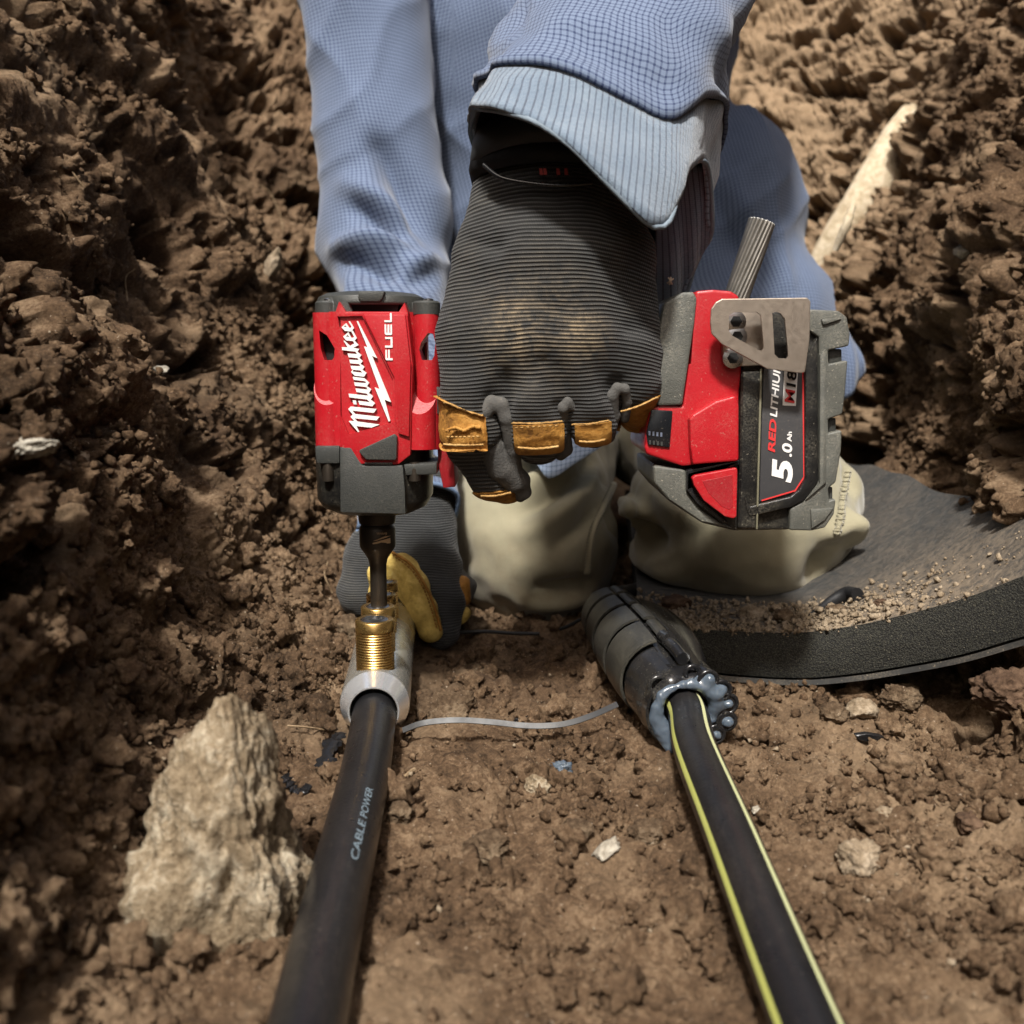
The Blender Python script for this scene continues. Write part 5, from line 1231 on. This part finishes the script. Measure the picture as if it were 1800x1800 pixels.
def hit(px, py):
    O = np.array((0, 0, CAMZ)); d = np.array(W(px, py, 1.0)) - O; d /= np.linalg.norm(d); q = gsel - O; t = q @ d; r = np.sqrt(np.maximum((q * q).sum(1) - t * t, 0))
    c = np.where(r < .0035 * np.maximum(t, .3) / .5)[0]
    return Vector(gsel[c[np.argmin(t[c])]]) if len(c) else Vector(gsel[np.argmin(r)])
def rock(name, c, r, m, label, cat, seed, group=None, sub=4, rough=.22, cuts=5, rot=0., fr=1.0):
    bm = bmesh.new(); bmesh.ops.create_icosphere(bm, subdivisions=sub, radius=1); rs = np.random.default_rng(seed)
    V = np.array([v.co for v in bm.verts]); n = V.copy()
    for _ in range(cuts):
        d = rs.normal(size=3); d /= np.linalg.norm(d); h = rs.uniform(.55, .85); q = V @ d; V = V - np.maximum(q - h, 0)[:, None] * d * .92
    V = V + n * (rough * fbm(V * 1.6 * fr + seed * 3.1, 5, .6) + rough * .25 * perlin(V * 9 * fr + seed))[:, None]
    a = R(rot); V = V * np.array(r); V = np.stack([V[:, 0] * math.cos(a) - V[:, 2] * math.sin(a), V[:, 1], V[:, 0] * math.sin(a) + V[:, 2] * math.cos(a)], -1)
    for v, p in zip(bm.verts, V): v.co = p
    o = link(name, from_bm(name, bm, True), m); o.location = c; return tag(o, label, cat, group)
def rk(name, px, py, rx, ry, m, label, cat, seed, sink=.25, group=None, rot=0., sub=4, rough=.22, Y=None, fr=1.):
    p = hit(px, py + ry * .7) if Y is None else W(px, py, Y); s_ = sc(py, p.y); r = (rx * s_, (rx + ry) * .5 * s_, ry * s_)
    if Y is None: p = p + Vector((0, 0, r[2] * (.75 - sink)))
    return rock(name, p, r, m, label, cat, seed, group, sub, rough, rot=rot, fr=fr)
# the pale pointed clod in the left foreground
bm = bmesh.new(); bmesh.ops.create_icosphere(bm, subdivisions=6, radius=1); V = np.array([v.co for v in bm.verts]); n0 = V.copy()
prof_z = [(-1, .205), (-.55, .19), (0, .15), (.35, .11), (.62, .082), (.85, .056), (1.0, .02)]
z = V[:, 2]; sx_ = 1.0 - .46 * ss(z, -.2, .95)
V = V * np.array([1, 1, 1]); V[:, 0] = V[:, 0] * sx_ + .28 * ss(z, -.5, 1.); V[:, 1] *= sx_ * .8
for d, h in (((-.75, -.2, .62), .56), ((.9, -.1, .30), .62), ((.2, -.95, .2), .55), ((.75, -.3, .60), .78)):
    d = np.array(d); d = d / np.linalg.norm(d); q = V @ d; V = V - np.maximum(q - h, 0)[:, None] * d * .85
V = V + n0 * ((1 - .75 * ss(z, .35, 1.)) * (.17 * fbm(V * 2.0 + 3, 5, .55) + .12 * billow(V * 7.5 + 9, 4)) + .024 * perlin(V * 22))[:, None]
V = V * np.array((.040, .036, .072))
for v, p in zip(bm.verts, V): v.co = p
pc = link('pointed_clod', from_bm('pointed_clod', bm, True), M_pale); pc.location = W(372, 1548, .330); tag(pc, 'large pale crumbly clod rising to a point in the left foreground', 'clod')
# clods and stones one can tell apart
L = [
 ('soil_clod', 785, 1258, 52, 44, M_clod, 'rounded brown clod crossed by the cable tie beside the silver connector', 'clod', 11, .30),
 ('soil_clod', 700, 1215 + 0, 1, 1, None, '', '', 0, 0),
 ('soil_clod', 628, 1085, 30, 26, M_clod, 'crumbly clod left of the brass bolts, below the ribbed glove', 'clod', 13, .3),
 ('soil_clod', 838, 1085, 24, 18, M_clod, 'light clod on the soil right of the yellow fingertip', 'clod', 14, .3),
 ('stone', 948, 1366, 24, 20, M_pale, 'pale lump of earth with a blue-grey bit of gel stuck to it', 'stone', 15, .25),
 ('stone', 1060, 1478, 30, 14, M_white, 'whitish elongated stone in front, between the two cables', 'stone', 16, .25),
 ('pebble', 1327, 1411, 11, 8, M_white, 'tiny pale pebble just right of the striped cable', 'pebble', 17, .3),
 ('stone', 1560, 1418, 24, 20, M_stone, 'tan stone in the right foreground, behind the larger buried one', 'stone', 18, .35),
 ('stone', 1508, 1480, 38, 36, M_stone, 'larger tan half-buried stone in the right foreground', 'stone', 19, .45),
 ('soil_clod', 1592, 1212, 36, 26, M_clod, 'lumpy clod under the front edge of the foam mat', 'clod', 20, .3),
 ('soil_clod', 1520, 1232, 26, 22, M_stone, 'reddish tan clod left of the lumpy one below the foam mat', 'clod', 21, .35),
 ('soil_clod', 1465, 1236, 24, 18, M_clod, 'flat clod with a pale face in front of the foam mat', 'clod', 22, .35),
 ('soil_clod', 1760, 1195, 60, 38, M_dark, 'big dark clod at the right border under the curled foam mat', 'clod', 23, .35),
 ('soil_clod', 1010, 1440, 28, 18, M_clod, 'small clod behind the whitish elongated stone', 'clod', 24, .35),
 ('soil_clod', 1150, 1445, 34, 22, M_clod, 'broad low clod left of the striped cable in the foreground', 'clod', 25, .4),
 ('soil_clod', 860, 1470, 44, 26, M_clod, 'broad low clod in the foreground between thick cable and whitish stone', 'clod', 26, .45),
 ('soil_clod', 705, 1410, 30, 22, M_clod, 'tan clod touching the right side of the thick cable', 'clod', 27, .35),
 ('soil_clod', 1690, 1430, 30, 20, M_dark, 'dark clod at the far right of the trench floor', 'clod', 28, .35),
 ('stone', 486, 452, 13, 30, M_stone, 'pale upright stone high in the left trench side above the driver', 'stone', 30, .3),
 ('stone', 70, 768, 46, 20, M_grey, 'grey flat stone stuck in the left trench side', 'stone', 31, .4),
 ('stone', 152, 790, 16, 12, M_stone, 'small tan stone next to the grey flat one in the left side', 'stone', 32, .4),
 ('stone', 293, 642, 17, 9, M_grey, 'small grey stone in the middle of the left trench side', 'stone', 33, .4),
 ('stone', 1680, 440, 18, 12, M_grey, 'small grey stone high in the right trench side', 'stone', 34, .4),
]
for i, (nm, x, y, rx, ry, m, lb, ct, sd_, sk) in enumerate(L):
    if m is None: continue
    if sd_ == 11: rk(nm, x, 1252, rx, ry, m, lb, ct, sd_, sk, sub=5, Y=.538, fr=1.3); continue
    rk(nm, x, y, rx, ry, m, lb, ct, sd_, sk, rot=(35 if sd_ == 16 else -25 if sd_ == 30 else 8 if sd_ == 31 else 0), sub=5 if rx > 30 else 4, fr=1.3 if 'clod' in nm else 1)
# the scrap of gel, plastic chips
def chip(px, py, pts, m, label, cat, name='plastic_chip'):
    p = hit(px, py); s_ = sc(py, p.y); bm = bmesh.new(); q = [Vector((a * s_, -.15 * b * s_, b * s_ * .8)) for a, b in pts]
    add_prism(bm, [p + v + Vector((0, -.002, .003)) for v in q], 0, .0035, .0003, 1, world=True); return tag(link(name, from_bm(name, bm, True, 30), m), label, cat)
chip(1525, 1293, [(-30, 8), (-10, 12), (18, 6), (27, -2), (24, -12), (0, -9), (-24, -4)], M_tape, 'black plastic chip lying on the soil right of the striped cable', 'scrap')
chip(915, 1262, [(-14, -10), (-8, 6), (4, 2), (14, 14), (12, -2), (8, -12)], M_tape, 'jagged black plastic flake just behind the cable tie', 'scrap')
gp = hit(978, 1366); tag(rock('gel_scrap', gp + Vector((0, 0, .004)), (.0040, .004, .0030), M_gel, 'blue-grey bit of gel on the pale lump of earth', 'gel', 3, sub=4, rough=.5, cuts=3), None, None)
# pebbles and clods on the foam mat
def onpad(px, py):
    P = np.array([tuple(v) for r in TOP for v in r]); O = np.array((0, 0, CAMZ)); d = np.array(W(px, py, 1.)) - O; d /= np.linalg.norm(d); q = P - O; t = q @ d; r = np.linalg.norm(q - t[:, None] * d, axis=1)
    i = np.argsort(r)[:4]; w_ = 1 / (r[i] + 1e-4); return Vector((P[i] * w_[:, None]).sum(0) / w_.sum())
for px, py, rx, ry, m, lb, sd_ in ((1186, 1058, 30, 13, M_dark, 'reddish brown clod on the mat beside the knee, behind the splice', 41), (1320, 1076, 22, 14, M_stone, 'largest tan pebble on the mat below the knee', 42), (1378, 1080, 19, 15, M_clod, 'brown rounded clod on the mat right of the largest tan pebble', 43),
                                   (1362, 1068, 12, 9, M_stone, 'small tan pebble leaning on the brown rounded clod', 44), (1470, 1068, 18, 9, M_clod, 'low brown clod on the mat under the dark curved chip', 45), (1548, 1060, 12, 7, M_dark, 'dark crumb on the mat right of the dark curved chip', 46), (1268, 1078, 8, 6, M_stone, 'tiny tan pebble on the mat left of the largest one', 47), (1212, 1096, 6, 5, M_clod, 'tiny brown crumb at the mat edge above the splice', 48)):
    p = onpad(px, py + ry * .7); s_ = sc(py, p.y); rock('pebble', p + Vector((0, 0, ry * s_ * .6)), (rx * s_, rx * s_ * .8, ry * s_), m, lb, 'pebble', sd_, None, 4)
cpts = [onpad(1425, 1085), onpad(1460, 1068) + Vector((0, 0, .003)), onpad(1490, 1058) + Vector((0, 0, .005)), onpad(1508, 1056) + Vector((0, 0, .004))]
tag(tube('rubber_chip', cpts, [.002, .0035, .0045, .0045], M_cuffb, n=12, flat=1.3), 'dark curved rubber chip lying on the foam mat', 'scrap')
# roots
_a, _b = hit(1600, 180) + Vector((.012, .035, .0)), hit(1422, 510) + Vector((-.004, -.012, .004)); rp = [_a.lerp(_b, t) + Vector((.006 * math.sin(5 * t), .004 * math.sin(9 * t), 0)) for t in np.linspace(0, 1, 8)]
rr_ = tube('thick_root', rp, [.016, .026, .030, .030, .028, .025, .020, .012], M_root, n=28, rough=.025); tag(rr_, 'thick pale root running down the right trench side behind the shirt', 'root')
tag(tube('thick_root', [W(1500, 360, 1.0), W(1488, 395, 1.0), W(1468, 440, 1.01)], [.003, .005, .003], M_root, n=12, rough=.1), 'thinner grey root alongside the thick pale one', 'root')
def rootlet(pts, r, lb):
    P = [hit(*p) + Vector((.001, -.004, .003)) for p in pts]; tag(tube('rootlet', P, r, M_twig, n=6), lb, 'root')
rootlet([(245, 478), (234, 500), (238, 532)], .0004, 'fine curved rootlet in the upper middle of the left trench side')
rootlet([(440, 315), (478, 328), (498, 372), (502, 400)], .0007, 'long fine root near the top of the left trench side')
rootlet([(585, 985), (580, 1012), (590, 1040)], .0005, 'short rootlet on the soil left of the steadying glove')
rootlet([(508, 1268), (545, 1272), (585, 1283)], .0005, 'thin pale root fibre left of the silver connector')
rootlet([(480, 1165), (462, 1172), (447, 1192)], .0004, 'tiny pale fibre above the pointed clod')
rootlet([(672, 1402), (690, 1382), (706, 1358), (722, 1346)], .0010, 'straw-coloured twig beside the right edge of the thick cable')
rootlet([(130, 305), (145, 318), (158, 330)], .0006, 'faint pale fibre at the upper left of the trench side')
# crumbs: nobody could count them
def crumbs(name, n, r0, r1, sub, seed, weight, m):
    rs = np.random.default_rng(seed); tm = []
    for t in range(6):
        bm = bmesh.new(); bmesh.ops.create_icosphere(bm, subdivisions=sub, radius=1); V = np.array([v.co for v in bm.verts]); V = V * (1 + .75 * fbm(V * 1.4 + 7 * t, 3, .65))[:, None] * rs.uniform(.7, 1.1, 3)
        tm.append((V, np.array([[v.index for v in f.verts] for f in bm.faces]))); bm.free()
    pr = weight(gsel); pr = pr / pr.sum(); c = gsel[rs.choice(len(gsel), n, p=pr)]; Vs = []; Fs = []; off = 0
    for i in range(n):
        V, F = tm[rs.integers(6)]; q = rs.normal(size=4); q /= np.linalg.norm(q); w_, x, y, z_ = q
        M = np.array([[1 - 2 * (y * y + z_ * z_), 2 * (x * y - z_ * w_), 2 * (x * z_ + y * w_)], [2 * (x * y + z_ * w_), 1 - 2 * (x * x + z_ * z_), 2 * (y * z_ - x * w_)], [2 * (x * z_ - y * w_), 2 * (y * z_ + x * w_), 1 - 2 * (x * x + y * y)]])
        r = r0 * (r1 / r0) ** (rs.random() ** 2.2); p = c[i] + rs.normal(size=3) * .0012 + np.array((0, 0, r * .45))
        Vs.append(V @ M.T * r + p); Fs.append(F + off); off += len(V)
    return tag(link(name, bigmesh(name, np.concatenate(Vs), np.concatenate(Fs)), m), kind='stuff')
wf = lambda g: (1 - ss(np.abs(g[:, 0] - .03), .16, .30)) * (g[:, 1] < 1.0) * np.maximum(g[:, 1], .2) * (.15 + ss(fbm(g * 14, 2), -.1, .4)) * (g[:, 1] > .22)
ww = lambda g: ss(np.abs(g[:, 0] - .03), .12, .2) * (g[:, 1] < 1.3) * (g[:, 2] < .60) * (.2 + ss(fbm(g * 10, 2), -.1, .4))
crumbs('soil_crumbs', 9000, .0007, .0030, 1, 5, wf, M_soil); crumbs('soil_crumbs', 2300, .0022, .0085, 3, 6, wf, M_soil)
crumbs('soil_crumbs', 14000, .0010, .0042, 1, 8, ww, M_soil); crumbs('soil_crumbs', 1100, .003, .011, 3, 18, ww, M_soil); crumbs('soil_crumbs', 9000, .0005, .0013, 1, 15, wf, M_soil); crumbs('pale_grit', 900, .0005, .0016, 1, 9, wf, M_stone)
# sandy grit along the mat's front
gsel_keep = gsel; gsel = np.array([tuple(a.lerp(b, random.random()).lerp(c, random.random())) for j in range(10) for a, b, c in zip(TOP[j][:-1], TOP[j][1:], TOP[j + 1][:-1]) for _ in range(6)])
crumbs('mat_grit', 3800, .0006, .0024, 1, 12, lambda g: np.exp(-((g[:, 0] - .14) / .065) ** 2) * np.exp(-np.maximum(g[:, 1] - .60, 0) / .035) + .003, M_stone)
gsel = gsel_keep
